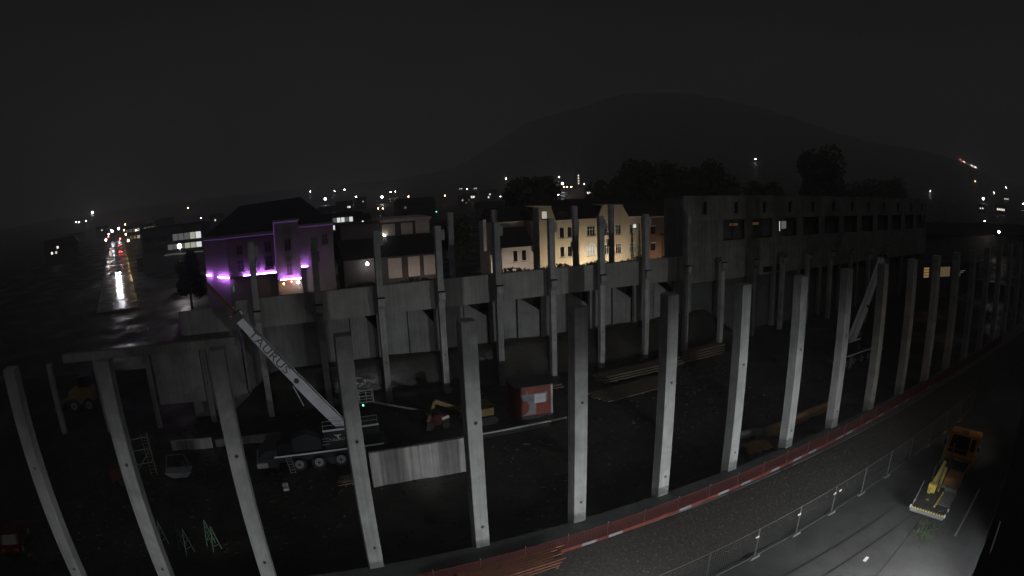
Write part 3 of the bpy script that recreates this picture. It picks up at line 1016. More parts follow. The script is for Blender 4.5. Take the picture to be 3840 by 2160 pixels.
# small pads by the crane
for k, (x, y) in enumerate(((13.2, 13.9), (13.25, 13.2))):
    tag(MB().cbox(x, y, -1.4, x + .45, y + .4, -1.22, .04).build('crane_pad', M['white_paint']), 'small pale pad on the soil before the crane, %s one' % ('farther', 'nearer')[k], 'pad', 'pads before the crane')

# ---------------------------------------------------------------- red barrier with netting
def barrier_y(x):
    return -2.46 + (x - 26) * 0.026 if x < 66 else -1.42
bw = 2.52
net_me = MB()
for k in range(9):
    z = .24 + k * .092
    net_me.box(0, -.008, z, bw, .008, z + .02)
for k in range(28):
    x = k * bw / 28
    net_me.box(x, -.006, .22, x + .018, .006, .99)
net_me = net_me.mesh('netting', M['red_net'])
board_me = MB().box(0.01, -.05, .01, bw - .01, -.012, .23).mesh('board', M['red_board'])
plate_me = MB().box(.1, -.062, .03, 1.02, -.052, .215).mesh('white_plate', M['panel_grey'])
post_me = MB().tube((0, .04, 0), (.05, .05, 1.12), .02, 6).mesh('post', M['steel'])
rail_me = MB().box(0, -.015, .985, bw, .015, 1.02).mesh('top_cord', M['red_net'])
plates = {3, 4, 5, 7, 8, 9, 10, 11, 12, 13, 14, 15, 16, 17, 18, 20}
xb = 17.9
for k in range(31):
    y0, y1 = barrier_y(xb), barrier_y(xb + bw)
    o = thing('barrier_section', 'red board barrier section with dark red netting, %s from the left along the gravel' % ORD[k], 'barrier', (xb, y0, 0.02), math.atan2(y1 - y0, bw), 'red barrier along the gravel')
    put('board', board_me, o)
    put('netting', net_me, o)
    put('top_cord', rail_me, o)
    put('post', post_me, o)
    if k in plates:
        pl = put('white_plate', plate_me, o)
        pl.location = (random.uniform(-.05, 1.2), 0, 0)
    xb += bw

# ---------------------------------------------------------------- mesh fence panels between gravel and tram road
FW = 3.5
ff = MB().tube((0, 0, 1.95), (FW - .08, 0, 1.95), .02, 6)
fl = MB()
fl.tube((0, 0, .02), (0, 0, 2.0), .021, 6)
fr2 = MB().tube((FW - .08, 0, .02), (FW - .08, 0, 2.0), .021, 6)
wm = MB()
for k in range(1, 23):
    x = k * (FW - .08) / 23
    wm.box(x - .002, -.002, .13, x + .002, .002, 1.94)
for k in range(1, 9):
    z = .12 + k * 1.83 / 9
    wm.box(.02, -.0025, z - .0025, FW - .1, .0025, z + .0025)
f_rails = ff.mesh('rail', M['fence_steel'])
f_left = fl.mesh('post', M['fence_steel'])
f_right = fr2.mesh('post', M['fence_steel'])
f_mesh = wm.mesh('wire_mesh', M['wire'])
f_foot = MB().cbox(-.35, -.12, 0, .35, .12, .14, .03).mesh('foot_block', M['concrete_d'])
f_tag = MB().box(-.28, -.03, 1.42, .0, -.022, 1.52).mesh('reflector_tag', M['white_paint'])
for k in range(11):
    x = 29.05 + FW * k
    y = -8.8 + (x - 33) * .02
    o = thing('fence_panel', 'wire mesh site fence panel on the road side, %s from the left' % ORD[k], 'fence', (x, y, .004), .02, 'mesh fence along the tram road')
    put('rail', f_rails, o)
    put('rail', f_rails, o, (0, 0, -1.83))
    put('post', f_left, o)
    put('post', f_right, o)
    put('wire_mesh', f_mesh, o)
    put('foot_block', f_foot, o, (-.04, 0, 0))
    if k in (2, 3, 4):
        put('reflector_tag', f_tag, o, (0, 0, 0))
    if k == 4:
        put('reflector_tag', f_tag, o, (.62, 0, 0))

# ---------------------------------------------------------------- orange rail work vehicle on the road
# local x runs along the vehicle away from the viewer, y across (positive to the pit)
vh = thing('rail_work_vehicle', 'orange rail maintenance vehicle with flat front deck and yellow arms on the road', 'work vehicle', (46.3, -14.25, 0), R_(10.7))
MB().cbox(0, -1.3, .72, 9.6, 1.3, 1.02, .05).build('deck', M['dark_steel'], vh)
MB().box(1.2, -1.28, 1.023, 3.2, -.35, 1.06).build('deck_plate', M['steel'], vh)
MB().box(-.02, -1.3, .74, -.004, 1.3, 1.0).build('front_beam', M['grey_tarp'], vh)
hz = MB()
for k in range(12):
    y = -1.25 + k * .21
    hz.add([(-.03, y, .98), (-.03, y + .1, .98), (-.03, y + .16, 1.06), (-.03, y + .06, 1.06), (.06, y, 1.06), (.06, y + .1, 1.06)], [(0, 1, 2, 3), (3, 2, 5, 4)])
hz.build('hazard_edge', M['yellow'], vh)
for k in range(7):
    MB().box(.7 + k * .34, -.32, 1.03, .87 + k * .34, -.2, 1.09).build('hazard_mark', M['yellow'], vh)
MB().add([(1.2, .35, 1.08), (1.2, .65, 1.08), (1.5, .5, 1.08)], [(0, 1, 2)]).build('warning_triangle', M['yellow'], vh)
MB().box(.9, .05, 1.023, 2.1, .95, 1.07).build('hatch', M['crane_black'], vh)
for x, y in ((.15, 1.32), (.15, -1.32), (.9, 1.32), (1.0, -1.32)):
    w = MB().tube((x, y - .05, .95), (x, y + .05, .95), .12, 10).build('marker_disc', M['white_trim'], vh)
for x in (1.2, 3.0, 6.8, 8.6):
    for y in (-1.05, .87):
        w = MB().tube((x, y, .42), (x, y + .18, .42), .42, 16).build('wheel', M['rubber'], vh)
        MB().tube((x, y - .01, .42), (x, y + .19, .42), .25, 12).build('rim', M['steel'], w)
# yellow arms and orange box in the middle
for a, b, c_, w, h in (((2.2, .75, 1.1), (4.6, .55, 2.3), 'yellow', .2, .3), ((2.8, .2, 1.1), (4.4, .3, 2.0), 'yellow', .18, .26), ((3.0, .95, 1.2), (5.2, .9, 1.9), 'dark_steel', .16, .2)):
    MB().bar(a, b, w, h).build('arm', M[c_], vh)
MB().tube((2.5, .5, 1.35), (4.2, .45, 2.1), .07, 10).build('hydraulic_ram', M['steel'], vh)
for x in (2.4, 3.3, 4.3):
    MB().cbox(x, .35, 1.03, x + .45, .95, 1.6, .05).build('valve_block', M['yellow'], vh)
MB().cbox(3.7, -1.15, 1.03, 5.1, .1, 1.75, .06).build('tool_box', M['orange'], vh)
MB().cbox(5.2, -1.1, 1.03, 6.3, 1.0, 1.9, .06).build('engine_cover', M['dark_steel'], vh)
MB().box(3.5, -1.15, 1.03, 3.68, .1, 1.25).build('step_plate', M['steel'], vh)
MB().tube((.3, 1.25, 1.03), (1.9, 1.25, 1.95), .03, 6).build('handrail', M['steel'], vh)
MB().tube((1.0, -1.25, 1.05), (.2, -.75, 1.15), .06, 8).build('jack_arm', M['dark_steel'], vh)
# cab
cb = MB()
cb.prism([(6.6, 1.0), (9.3, 1.0), (9.3, 3.1), (8.0, 3.15), (7.55, 2.15), (6.75, 1.95)], -1.28, 1.28).build('cab', M['orange'], vh)
MB().add([(7.53, -.62, 2.22), (7.53, 1.1, 2.22), (7.93, 1.0, 3.05), (7.93, -.55, 3.05)], [(3, 2, 1, 0)]).build('windscreen', M['black_glass'], vh)
MB().add([(7.06, -.62, 2.05), (7.06, 1.1, 2.05), (7.5, 1.1, 2.165), (7.5, -.62, 2.165)], [(3, 2, 1, 0)]).build('bonnet_grille', M['dark_hole'], vh)
MB().add([(7.53, -1.12, 2.22), (7.53, -.75, 2.22), (7.93, -.72, 3.0), (7.93, -1.08, 3.0)], [(3, 2, 1, 0)]).build('side_windscreen', M['black_glass'], vh)
MB().add([(8.1, -1.287, 2.2), (9.1, -1.287, 2.2), (9.1, -1.287, 2.95), (8.1, -1.287, 2.95)], [(0, 1, 2, 3)]).build('side_window', M['black_glass'], vh)
MB().cbox(8.0, -.3, 3.16, 8.5, .3, 3.4, .05).build('roof_beacon_box', M['orange'], vh)
MB().tube((6.6, 1.34, 1.2), (7.8, 1.34, 3.0), .03, 6).build('grab_rail', M['steel'], vh)
MB().tube((6.6, -1.34, 1.2), (7.6, -1.34, 2.8), .03, 6).build('grab_rail', M['steel'], vh)
MB().box(6.62, -.6, 1.75, 6.64, .2, 1.82).build('name_plate', M['letter_light'], vh)
MB().cbox(9.62, -1.1, .75, 12.0, 1.2, 1.15, .04).build('rear_deck', M['dark_steel'], vh)
MB().box(11.9, -.9, 1.9, 12.0, .9, 2.0).build('rear_cross_bar', M['steel'], vh)
for y in (-.8, .75):
    MB().tube((11.95, y, 1.15), (11.95, y, 1.92), .03, 6).build('rear_post', M['steel'], vh)

for y in (-1.2, 1.15):
    hr = MB().tube((4.2, y, 1.03), (4.2, y, 1.9), .025, 6)
    hr.tube((4.2, y, 1.9), (6.3, y, 1.9), .025, 6).tube((6.3, y, 1.9), (6.3, y, 1.03), .025, 6)
    hr.build('side_rail', M['steel'], vh)
for k in range(5):
    y = .15 + .14 * k
    MB().tube((2.2 + .1 * k, y, 1.12), (3.4, y + .1, 1.5 + .1 * (k % 3)), .035, 6).build('hose', M['rubber'], vh)
MB().cbox(3.2, -1.2, 1.03, 3.45, -.2, 1.3, .03).build('pale_tray', M['panel_grey'], vh)
MB().bar((5.3, .3, 1.95), (7.3, .6, 2.6), .14, .14).build('stowed_arm', M['dull_yellow'], vh)
for y in (-.9, .9):
    MB().tube((6.58, y, 1.25), (6.62, y, 1.25), .1, 10).build('front_lamp', M['black_glass'], vh)
    MB().bar((7.6, y * 1.55, 2.5), (7.45, y * 1.7, 2.5), .12, .3).build('mirror', M['crane_black'], vh)
# weeds by the vehicle
wd = MB()
for i in range(700):
    x, y = random.gauss(45.9, .7), random.gauss(-14.9, .45)
    a = random.random() * 6.28
    h = random.uniform(.08, .3)
    dx, dy = .03 * math.cos(a), .03 * math.sin(a)
    wd.add([(x - dx, y - dy, .005), (x + dx, y + dy, .005), (x + dy * 3, y + dx * 3, h)], [(0, 1, 2)])
tag(wd.build('weeds', M['leaf']), 'patch of short green weeds at the vehicle deck', 'weeds', kind='stuff')

# ---------------------------------------------------------------- near building edge, bottom right, with wall lamps under its canopy
nb = thing('near_canopy', 'dark flat canopy edge of the near building in the lower right corner', 'canopy', (32.1, -22.6, 0), R_(13.7))
MB().box(-3.0, -14, 7.6, 30, 0, 8.0).build('roof_slab', M['dark_steel'], nb)
MB().box(-3.0, .004, 7.55, 30, .05, 8.06).build('fascia', M['dark_steel'], nb)
MB().box(1.6, -.35, 8.004, 3.8, -.28, 8.09).build('roof_strip', M['white_trim'], nb)
MB().box(-3.0, -5.2, 0, 30, -4.9, 7.59).build('wall', M['concrete_d'], nb)
MB().box(3.0, -3.4, 8.004, 30, -3.0, 8.25).build('roof_kerb', M['concrete_b'], nb)


def wall_lamp(label, loc, aim, power, spot, color=(1.0, .96, .9), blend=.9):
    o = thing('wall_lamp', label, 'lamp', loc, 0, 'lamps on the near building')
    MB().box(-.18, -.12, .04, .18, .12, .16).build('housing', M['dark_steel'], o)
    MB().tube((0, 0, .12), (0, 0, 7.605 - loc[2]), .03, 6).build('bracket', M['dark_steel'], o)
    MB().box(-.15, -.1, .025, .15, .1, .036).build('lens', M['lamp_white'], o)
    lamp_light('lamp_light', o, (0, 0, -.02), power, color, .12, spot, aim, blend)
    return o


wall_lamp('lit lamp under the canopy shining on the tram road', (40.2, -22.2, 5.4), (.05, .52, -.85), 1500, R_(84))
wall_lamp('lit floodlight under the canopy aimed at the front columns', (38.6, -22.8, 4.8), (.13, .93, -.34), 22000, R_(92), (.97, .99, 1), 1.0)
wall_lamp('lit lamp at the far end of the canopy shining on the right front columns', (57.0, -19.2, 4.8), (.25, .95, -.12), 1500, R_(84), (1, .86, .72), 1.0)


# ---------------------------------------------------------------- windows for the buildings behind
def window(parent, x0, x1, z0, z1, y, pane='black_glass', cols=2, rows=1, trim='white_trim', sill=True):
    f = MB()
    t = .09
    f.box(x0 - t, y - .05, z0 - t, x0, y - .002, z1 + t).box(x1, y - .05, z0 - t, x1 + t, y - .002, z1 + t)
    f.box(x0, y - .05, z1, x1, y - .002, z1 + t).box(x0, y - .05, z0 - t, x1, y - .002, z0)
    for k in range(1, cols):
        x = x0 + (x1 - x0) * k / cols
        f.box(x - .035, y - .045, z0, x + .035, y - .02, z1)
    if rows > 1:
        z = z0 + (z1 - z0) * .66
        f.box(x0, y - .046, z - .03, x1, y - .021, z + .03)
    w = f.build('window', M[trim], parent)
    MB().box(x0, y - .018, z0, x1, y - .004, z1).build('pane', M[pane], w)
    if sill:
        MB().box(x0 - .18, y - .18, z0 - .2, x1 + .18, y - .003, z0 - t - .004).build('sill', M['facade_dark'] if trim == 'white_trim' else M[trim], w)
    return w


def gable_roof(o, x0, x1, y0, y1, z, h, m='roof', over=.35):
    ym = (y0 + y1) / 2
    return MB().prism([(y0 - over, z), (y1 + over, z), (ym, z + h)], x0 - over, x1 + over, 'x').build('roof', M[m], o)


# ---- cream villa in the middle of the street
va = thing('small_villa', 'pale low villa wing with dark lean-to roof, leftmost of the lit villas', 'house', (0, 0, 0))
MB().box(56.9, 84, 0, 63.5, 92, 11.4).build('wall', M['pale'], va)
MB().box(56.7, 83.8, 11.15, 63.5, 84, 11.45).build('eaves', M['white_trim'], va)
gable_roof(va, 57.2, 63.2, 84.2, 92, 11.46, 2.6)
MB().box(57.0, 80, 0, 63.6, 83.99, 6.75).build('wing_wall', M['pale'], va)
MB().prism([(79.6, 6.76), (83.98, 6.76), (83.98, 10.3)], 56.7, 63.65, 'x').build('lean_to_roof', M['roof'], va)
MB().box(54.7, 79.8, 0, 55.3, 80.5, 6.4).build('gate_pillar', M['white_trim'], va)
MB().box(54.8, 83.6, 6, 55.4, 84.2, 12.1).build('chimney', M['white_trim'], va)
for x in (59.4, 61.2):
    window(va, x, x + .85, 4.0, 6.0, 80, 'black_glass', 1)
vb = thing('gabled_villa', 'cream villa with half-hipped gable and one bright attic window', 'house', (0, 0, 0))
MB().box(64.9, 80, 0, 73.75, 90, 11.4).build('wall', M['cream'], vb)
MB().prism([(64.0, 11.2), (68.7, 11.41), (67.75, 14.1), (64.3, 14.2)], 80.01, 80.5).build('gable_wall', M['cream'], vb)
MB().prism([(64.1, 14.22), (67.8, 14.12), (67.85, 14.3), (64.05, 14.4)], 79.8, 84).build('gable_cap', M['white_trim'], vb)
MB().prism([(80.6, 11.41), (90.4, 11.41), (85.5, 15.2)], 64.6, 73.9, 'x').build('roof', M['roof'], vb)
MB().box(68.8, 79.7, 11.2, 73.75, 79.99, 11.42).build('eaves', M['white_trim'], vb)
MB().box(70.3, 80.9, 11.9, 71.9, 82, 13.0).build('dormer', M['brick'], vb)
for x0, x1, z0, z1 in ((69.5, 70.4, 8.0, 9.9), (71.25, 72.2, 8.0, 9.9), (69.5, 70.45, 4.1, 6.0), (71.2, 72.2, 4.1, 6.05)):
    window(vb, x0, x1, z0, z1, 80, 'black_glass', 1)
window(vb, 65.7, 66.75, 11.9, 13.3, 80, 'win_soft', 1, 1)
vc = thing('broad_villa', 'broad cream villa with wide gable, lamplit around the lower left window', 'house', (0, 0, 0))
MB().box(73.9, 80, 0, 89.3, 91, 11.4).build('wall', M['cream'], vc)
MB().prism([(78.5, 11.41), (86.1, 11.41), (84.5, 13.85), (79.7, 13.95)], 80.003, 80.5).build('gable_wall', M['cream'], vc)
MB().prism([(79.6, 13.97), (84.6, 13.87), (84.7, 14.02), (79.55, 14.12)], 79.8, 84).build('gable_cap', M['white_trim'], vc)
MB().prism([(80.6, 11.42), (91.4, 11.42), (86, 15.3)], 73.95, 89.6, 'x').build('roof', M['roof'], vc)
MB().box(86.2, 79.75, 11.2, 89.4, 79.99, 11.43).build('eaves', M['white_trim'], vc)
for x0, x1, z0, z1, p in ((75.8, 77.5, 8.0, 9.8, 'black_glass'), (79.9, 81.2, 8.0, 9.8, 'black_glass'), (82.6, 83.9, 7.95, 9.75, 'black_glass'), (86.2, 87.0, 7.9, 9.75, 'black_glass'),
                          (75.7, 77.5, 3.9, 5.8, 'win_soft'), (79.9, 81.2, 3.9, 5.85, 'black_glass'), (82.6, 83.9, 3.9, 5.8, 'black_glass'), (86.1, 87.8, 3.9, 5.7, 'win_dim')):
    window(vc, x0, x1, z0, z1, 80, p, 3, 2)
window(vc, 87.15, 87.9, 9.0, 9.75, 80, 'win_white', 1, 1)
MB().prism([(75.5, 5.95), (77.7, 5.95), (76.6, 6.6)], 79.85, 79.98).build('window_pediment', M['white_trim'], vc)
vd = thing('brick_house', 'brown brick house with white eaves at the end of the villa row', 'house', (0, 0, 0))
MB().box(89.9, 80.4, 0, 98.5, 90, 11.1).build('wall', M['brick'], vd)
MB().box(91.6, 80.1, 11.0, 98.6, 80.39, 11.22).build('eaves', M['white_trim'], vd)
MB().prism([(80.2, 11.23), (90.4, 11.23), (85.4, 14.6)], 89.8, 98.7, 'x').build('roof', M['roof'], vd)
for x0, x1, z0, z1 in ((92.1, 93.3, 7.5, 9.0), (96.4, 97.5, 7.6, 9.0), (92.1, 93.3, 3.8, 5.3)):
    w = window(vd, x0, x1, z0, z1, 80.4, 'black_glass', 1, 1, 'brick')
    MB().box(x0 - .1, 80.2, z1 + .1, x1 + .1, 80.35, z1 + .28).build('lintel', M['white_trim'], w)
MB().box(96.9, 80.3, 2.0, 98.45, 80.39, 7.2).build('door_panel', M['cream'], vd)
MB().box(94.6, 78.8, 7.1, 98.7, 80.38, 7.35).build('porch_roof', M['roof'], vd)
for x in (94.8, 98.5):
    MB().box(x, 78.9, 0, x + .2, 79.1, 7.09).build('porch_post', M['roof'], vd)
ve = thing('dark_end_house', 'dark house end with a thin self-glowing edge beside the tall block', 'house', (0, 0, 0))
MB().box(100.0, 82, 0, 112, 92, 10.4).build('wall', M['facade_dark'], ve)
gable_roof(ve, 100, 112, 82, 92, 10.41, 3)
MB().box(100.4, 81.9, 4.2, 100.6, 81.99, 6.6).build('edge_glow_strip', M['win_warm'], ve)  # emissive strip paints the lit edge of the wall

# slender dark spires before the broad villa
for k, (x, zt) in enumerate(((85.1, 9.0), (86.95, 9.9))):
    o = thing('slender_conifer', 'thin dark pointed conifer before the broad villa, %s of two' % ('left', 'right')[k], 'tree', (x, 77.4, 0), 0, 'pointed conifers')
    MB().tube((0, 0, 0), (0, 0, 1.2), .08, 6).build('trunk', M['bark'], o)
    cr = MB()
    for i in range(420):
        t = random.random()
        rr = (1 - t) * .52 * random.uniform(.3, 1)
        a = random.random() * 6.28
        z = .8 + t * (zt - .8)
        cx, cy = rr * math.cos(a), rr * math.sin(a)
        q = .14
        cr.add([(cx - q, cy, z), (cx + q, cy, z + .03), (cx, cy + random.uniform(-q, q), z + .42)], [(0, 1, 2)])
    cr.build('crown', M['leaf'], o)


def street_lamp(label, loc, h, lens, power=0, color=(1, .8, .5), group=None, arm=(0, -.9), r=.22, radius=.2, spot=None, aim=None):
    o = thing('street_lamp', label, 'street lamp', loc, 0, group)
    MB().tube((0, 0, 0), (0, 0, h), .09, 7, .05).build('pole', M['dark_steel'], o)
    MB().bar((0, 0, h), (arm[0], arm[1], h + .1), .06, .06).build('arm', M['dark_steel'], o)
    MB().cbox(arm[0] - r, arm[1] - r, h + .02, arm[0] + r, arm[1] + r, h + .16, .04).build('head', M['dark_steel'], o)
    MB().sphere((arm[0], arm[1], h - .02), r * .85, 8, 6).build('lens', M[lens], o)
    if power:
        lamp_light('lamp_light', o, (arm[0], arm[1] - .02, h - r - .12), power, color, radius, spot, aim, 1.0)
    return o


street_lamp('road lamp by the tram track lighting the middle front columns', (27.0, -14.5, 0), 4.1, 'lamp_white', 4700, (.97, .99, 1), 'lamps on the tram road', (0, .4), .18, .35, R_(130), (-.2, .9, -.38))
street_lamp('road lamp by the tram track lighting the leftmost front columns', (7.0, -13.5, 0), 4.1, 'lamp_white', 1700, (.97, .99, 1), 'lamps on the tram road', (0, .4), .18, .35, R_(130), (-.05, .93, -.36))
street_lamp('low warm garden lamp lighting the broad villa', (75.2, 75.0, 0), 2.7, 'lamp_warm', 1350, (1, .84, .62), 'lamps in the villa street', (0, .3))
street_lamp('low warm garden lamp between the broad villa and its conifers', (82.0, 74.8, 0), 2.5, 'lamp_warm', 900, (1, .84, .62), 'lamps in the villa street', (0, .3))
street_lamp('low warm garden lamp before the gabled villa', (68.5, 74.6, 0), 2.5, 'lamp_warm', 720, (1, .84, .62), 'lamps in the villa street', (0, .3))
street_lamp('low orange lamp before the brick house', (94.0, 76.0, 0), 2.6, 'lamp_warm', 330, (1, .72, .5), 'lamps in the villa street', (0, .3))
street_lamp('pale lamp before the low villa wing', (58.6, 75.5, 0), 2.6, 'lamp_white', 380, (1, .82, .7), 'lamps in the villa street', (0, .3))
street_lamp('pale lamp lighting the grey flat-roofed house', (40.0, 74.5, 0), 2.6, 'lamp_white', 300, (1, .8, .7), 'lamps in the villa street', (0, .3))
street_lamp('bright white lamp beside the column left of the grey house', (30.6, 78.6, 0), 6.3, 'lamp_white', 60, (1, .92, 1), None, (.3, -.3), .3)
# dark hedge between the long wall and the villas
hg = MB()
for i in range(9000):
    x = random.uniform(24, 108)
    z = random.uniform(.2, 3.4) + .35 * math.sin(x * .7)
    y = 72.6 + random.uniform(-.8, .8)
    q = random.uniform(.15, .3)
    a = random.random() * 6.28
    hg.add([(x - q * math.cos(a), y - q * math.sin(a), z), (x + q * math.cos(a), y + q * math.sin(a), z), (x, y, z + q * 1.6)], [(0, 1, 2)])
tag(hg.build('hedge', M['leaf']), 'long dark hedge between the concrete wall and the villa row', 'hedge')

# ---- grey flat-roofed house
gh = thing('grey_house', 'grey flat-roofed house with pale wall panels between dark openings', 'house', (0, 0, 0))
MB().box(27.0, 84, 0, 44.2, 94, 12.9).build('wall', M['facade_dark'], gh)
MB().prism([(79.8, 6.95), (83.98, 6.95), (83.98, 10.3)], 26.5, 44.6, 'x').build('lower_roof', M['roof'], gh)
MB().box(26.8, 80, 0, 44.3, 83.97, 6.94).build('front_wing', M['facade_dark'], gh)
for x0, x1 in ((35.0, 37.5), (38.7, 40.9), (41.7, 44.1)):
    MB().box(x0, 79.93, 3.0, x1, 79.997, 6.6).build('wall_panel', M['pale'], gh)
for x0, x1, z1 in ((34.9, 37.4, 12.6), (38.6, 40.8, 12.6), (41.4, 44.1, 13.4)):
    MB().box(x0, 83.9, 10.4, x1, 83.997, z1).build('wall_panel', M['pale'], gh)
MB().box(34.6, 83.7, 12.92, 44.5, 94, 13.5).build('parapet', M['pale'], gh)
MB().box(35.1, 83.5, 10.45, 35.3, 83.6, 10.6).build('small_lamp', M['lamp_white'], gh)

# ---- purple lit building
pb = thing('purple_lit_building', 'stone building washed in purple light with a square tower bay', 'building', (0, 0, 0))
MB().box(5.6, 80, 0, 14.5, 94, 13.2).build('wall', M['lilac'], pb)
MB().box(5.3, 79.55, 13.0, 14.5, 79.98, 13.5).build('cornice', M['lilac'], pb)
MB().box(5.6, 79.8, 11.9, 14.5, 79.985, 12.1).build('string_course', M['lilac'], pb)
MB().box(14.55, 78.4, 0, 18.9, 94, 14.9).build('tower', M['lilac'], pb)
MB().box(14.3, 78.1, 14.91, 19.15, 82, 15.15).build('tower_cornice', M['lilac'], pb)
MB().box(18.95, 80, 0, 25.2, 94, 13.7).build('right_wing', M['lilac'], pb)
MB().box(18.95, 79.5, 13.71, 25.5, 80.4, 14.05).build('right_cornice', M['lilac'], pb)
MB().prism([(1.0, 82.2), (5.58, 80.0), (5.58, 92), (1.0, 92)], 0, 13.0, 'z').build('left_wing', M['lilac'], pb)
MB().prism([(.8, 82.0), (5.5, 79.7), (5.58, 79.98), (1.0, 82.18)], 13.005, 13.4, 'z').build('left_cornice', M['lilac'], pb)
MB().add([(1, 82, 13.42), (25.4, 80.5, 14.06), (25.4, 94, 14.06), (1, 94, 13.42), (8, 87.5, 18.3), (20, 87.5, 18.9)], [(0, 1, 5, 4), (1, 2, 5), (2, 3, 4, 5), (3, 0, 4), (0, 3, 2, 1)]).build('roof', M['roof'], pb)
for x0, x1, z0, z1, y in ((7.4, 8.5, 6.95, 8.85, 80), (12.5, 13.9, 7.3, 9.1, 80), (16.4, 17.3, 5.75, 7.6, 78.4), (12.6, 13.8, 9.9, 11.6, 80), (7.4, 8.5, 9.9, 11.4, 80), (16.3, 17.4, 9.9, 11.8, 78.4), (21.4, 22.5, 7.3, 9.2, 80), (23.2, 24.2, 10.2, 12.0, 80)):
    w = window(pb, x0, x1, z0, z1, y, 'dim_glass', 2, 2, 'lilac')
    MB().box(x0 - .2, y - .22, z1 + .3, x1 + .2, y - .003, z1 + .48).build('hood_mould', M['lilac'], w)
for x in (5.9, 10.9, 9.5):
    MB().box(x, 79.75, 6.2, x + .4, 79.995, 11.85).build('pilaster', M['lilac'], pb)
MB().box(5.6, 79.3, 5.95, 14.5, 79.99, 6.15).build('ledge', M['lilac'], pb)
MB().box(14.6, 77.6, 4.75, 18.9, 78.39, 4.95).build('tower_ledge', M['lilac'], pb)
MB().box(12.3, 79.1, 6.75, 14.2, 79.7, 7.1).build('balcony', M['lilac'], pb)
for x0, x1, y, z in ((8.35, 9.5, 79.4, 6.16), (10.6, 12.4, 79.4, 6.16), (12.5, 14.35, 79.4, 6.16), (15.1, 16.9, 77.72, 4.96), (17.0, 18.75, 77.72, 4.96), (19.05, 20.2, 79.3, 6.7)):
    MB().box(x0, y, z, x1, y + .09, z + .10).build('light_strip', M['led_purple'], pb)
MB().bar((3.4, 80.6, 6.3), (5.9, 79.35, 6.0), .09, .10).build('light_strip', M['led_purple'], pb)
MB().bar((1.1, 81.7, 6.7), (2.0, 81.25, 6.6), .09, .12).build('light_strip', M['led_purple'], pb)
for x0, x1, y, z in ((5.4, 14.4, 79.5, 12.93), (19.0, 25.3, 79.44, 13.62), (14.4, 19.0, 78.04, 14.84)):
    MB().box(x0, y, z, x1, y + .05, z + .06).build('cornice_wash_glow', M['wash_glow'], pb)  # added glowing strips imitate the purple wash caught by the cornices
MB().bar((1.0, 81.85, 12.9), (5.4, 79.62, 12.9), .05, .06).build('cornice_wash_glow', M['wash_glow'], pb)  # added strip, same imitated wash on the left wing
MB().box(14.46, 78.3, 6.3, 14.54, 78.38, 14.8).build('edge_wash_glow', M['wash_glow'], pb)  # added glowing bar imitates the lit left edge of the tower
MB().box(19.0, 79.2, 6.45, 20.3, 79.98, 6.68).build('balcony_ledge', M['lilac'], pb)
MB().box(6.1, 79.3, 3.6, 6.35, 79.36, 4.6).build('green_exit_sign', glow('exit_green', (.1, .5, .3), .25), pb)
for x, m, r in ((15.6, 'lamp_warm', .13), (18.2, 'lamp_white', .2), (17.0, 'lamp_red', .14)):
    MB().sphere((x, 77.3, 4.35 if m != 'lamp_red' else 4.6), r, 8, 6).build('door_lamp', M[m], pb)
lamp_light('door_light', pb, (16.8, 76.9, 4.0), 14, (1, .7, .4), .2)

# ---- office block with lit window bands, left
of = thing('office_block', 'low office block with two bands of lit white windows at the street', 'office', (-15.2, 160, 0), R_(-5))
MB().box(-16, 0, 0, 5.7, 14, 13.5).build('wall', M['facade_dark'], of)
MB().box(-16.2, -.2, 13.52, 5.9, 14.2, 13.9).build('roof', M['roof'], of)
for r_, (z0, z1) in enumerate(((9.3, 11.3), (6.6, 8.2))):
    for k in range(10):
        x0 = -14.6 + k * 2.0
        p = 'win_white' if k == 9 else ('win_far' if False else ('win_dim' if k < 8 - r_ else 'win_mid'))
        if k < 5 - r_:
            p = 'black_glass'
        if p == 'win_mid':
            if 'win_mid' not in M: M['win_mid'] = glow('window_light_mid', (.95, .95, .75), .42)
        f = MB()
        f.box(x0 - .1, -.08, z0 - .1, x0, -.003, z1 + .1).box(x0 + 1.8, -.08, z0 - .1, x0 + 1.9, -.003, z1 + .1).box(x0, -.08, z1, x0 + 1.8, -.003, z1 + .1).box(x0, -.08, z0 - .1, x0 + 1.8, -.003, z0)
        w = f.build('window', M['dark_steel'], of)
        MB().box(x0, -.03, z0, x0 + 1.8, -.005, z1).build('pane', M[p], w)
MB().box(-8, -.05, 5.0, 5.6, -.02, 5.25).build('glowing_ledge', M['win_dim'], of)  # ledge emits by itself to look lit, no lamp here

o = street_lamp('bright white street lamp before the office block', (-10.1, 118, 0), 10.2, 'lamp_white', 500, (1, .9, 1), None, (0, -.5), .6)

# ---- second lit office seen over the purple building
o2 = thing('far_office', 'small far office with two rows of white lit windows right of the purple roof', 'office', (31.6, 150, 0))
MB().box(-6, 0, 0, 9, 12, 12.6).build('wall', M['facade_dark'], o2)
MB().box(-6.2, -.2, 12.62, 9.2, 12.2, 12.9).build('roof', M['roof'], o2)
for r_, z0 in enumerate((10.3, 8.2)):
    for k in range(5):
        x0 = .2 + k * 1.25
        w = MB().box(x0 - .06, -.06, z0 - .06, x0 + 1.1, -.03, z0).box(x0 - .06, -.06, z0, x0, -.03, z0 + 1.4).build('window', M['dark_steel'], o2)
        MB().box(x0, -.04, z0, x0 + 1.05, -.005, z0 + 1.35).build('pane', M['win_white'] if (k + r_) % 3 else M['win_dim'], w)

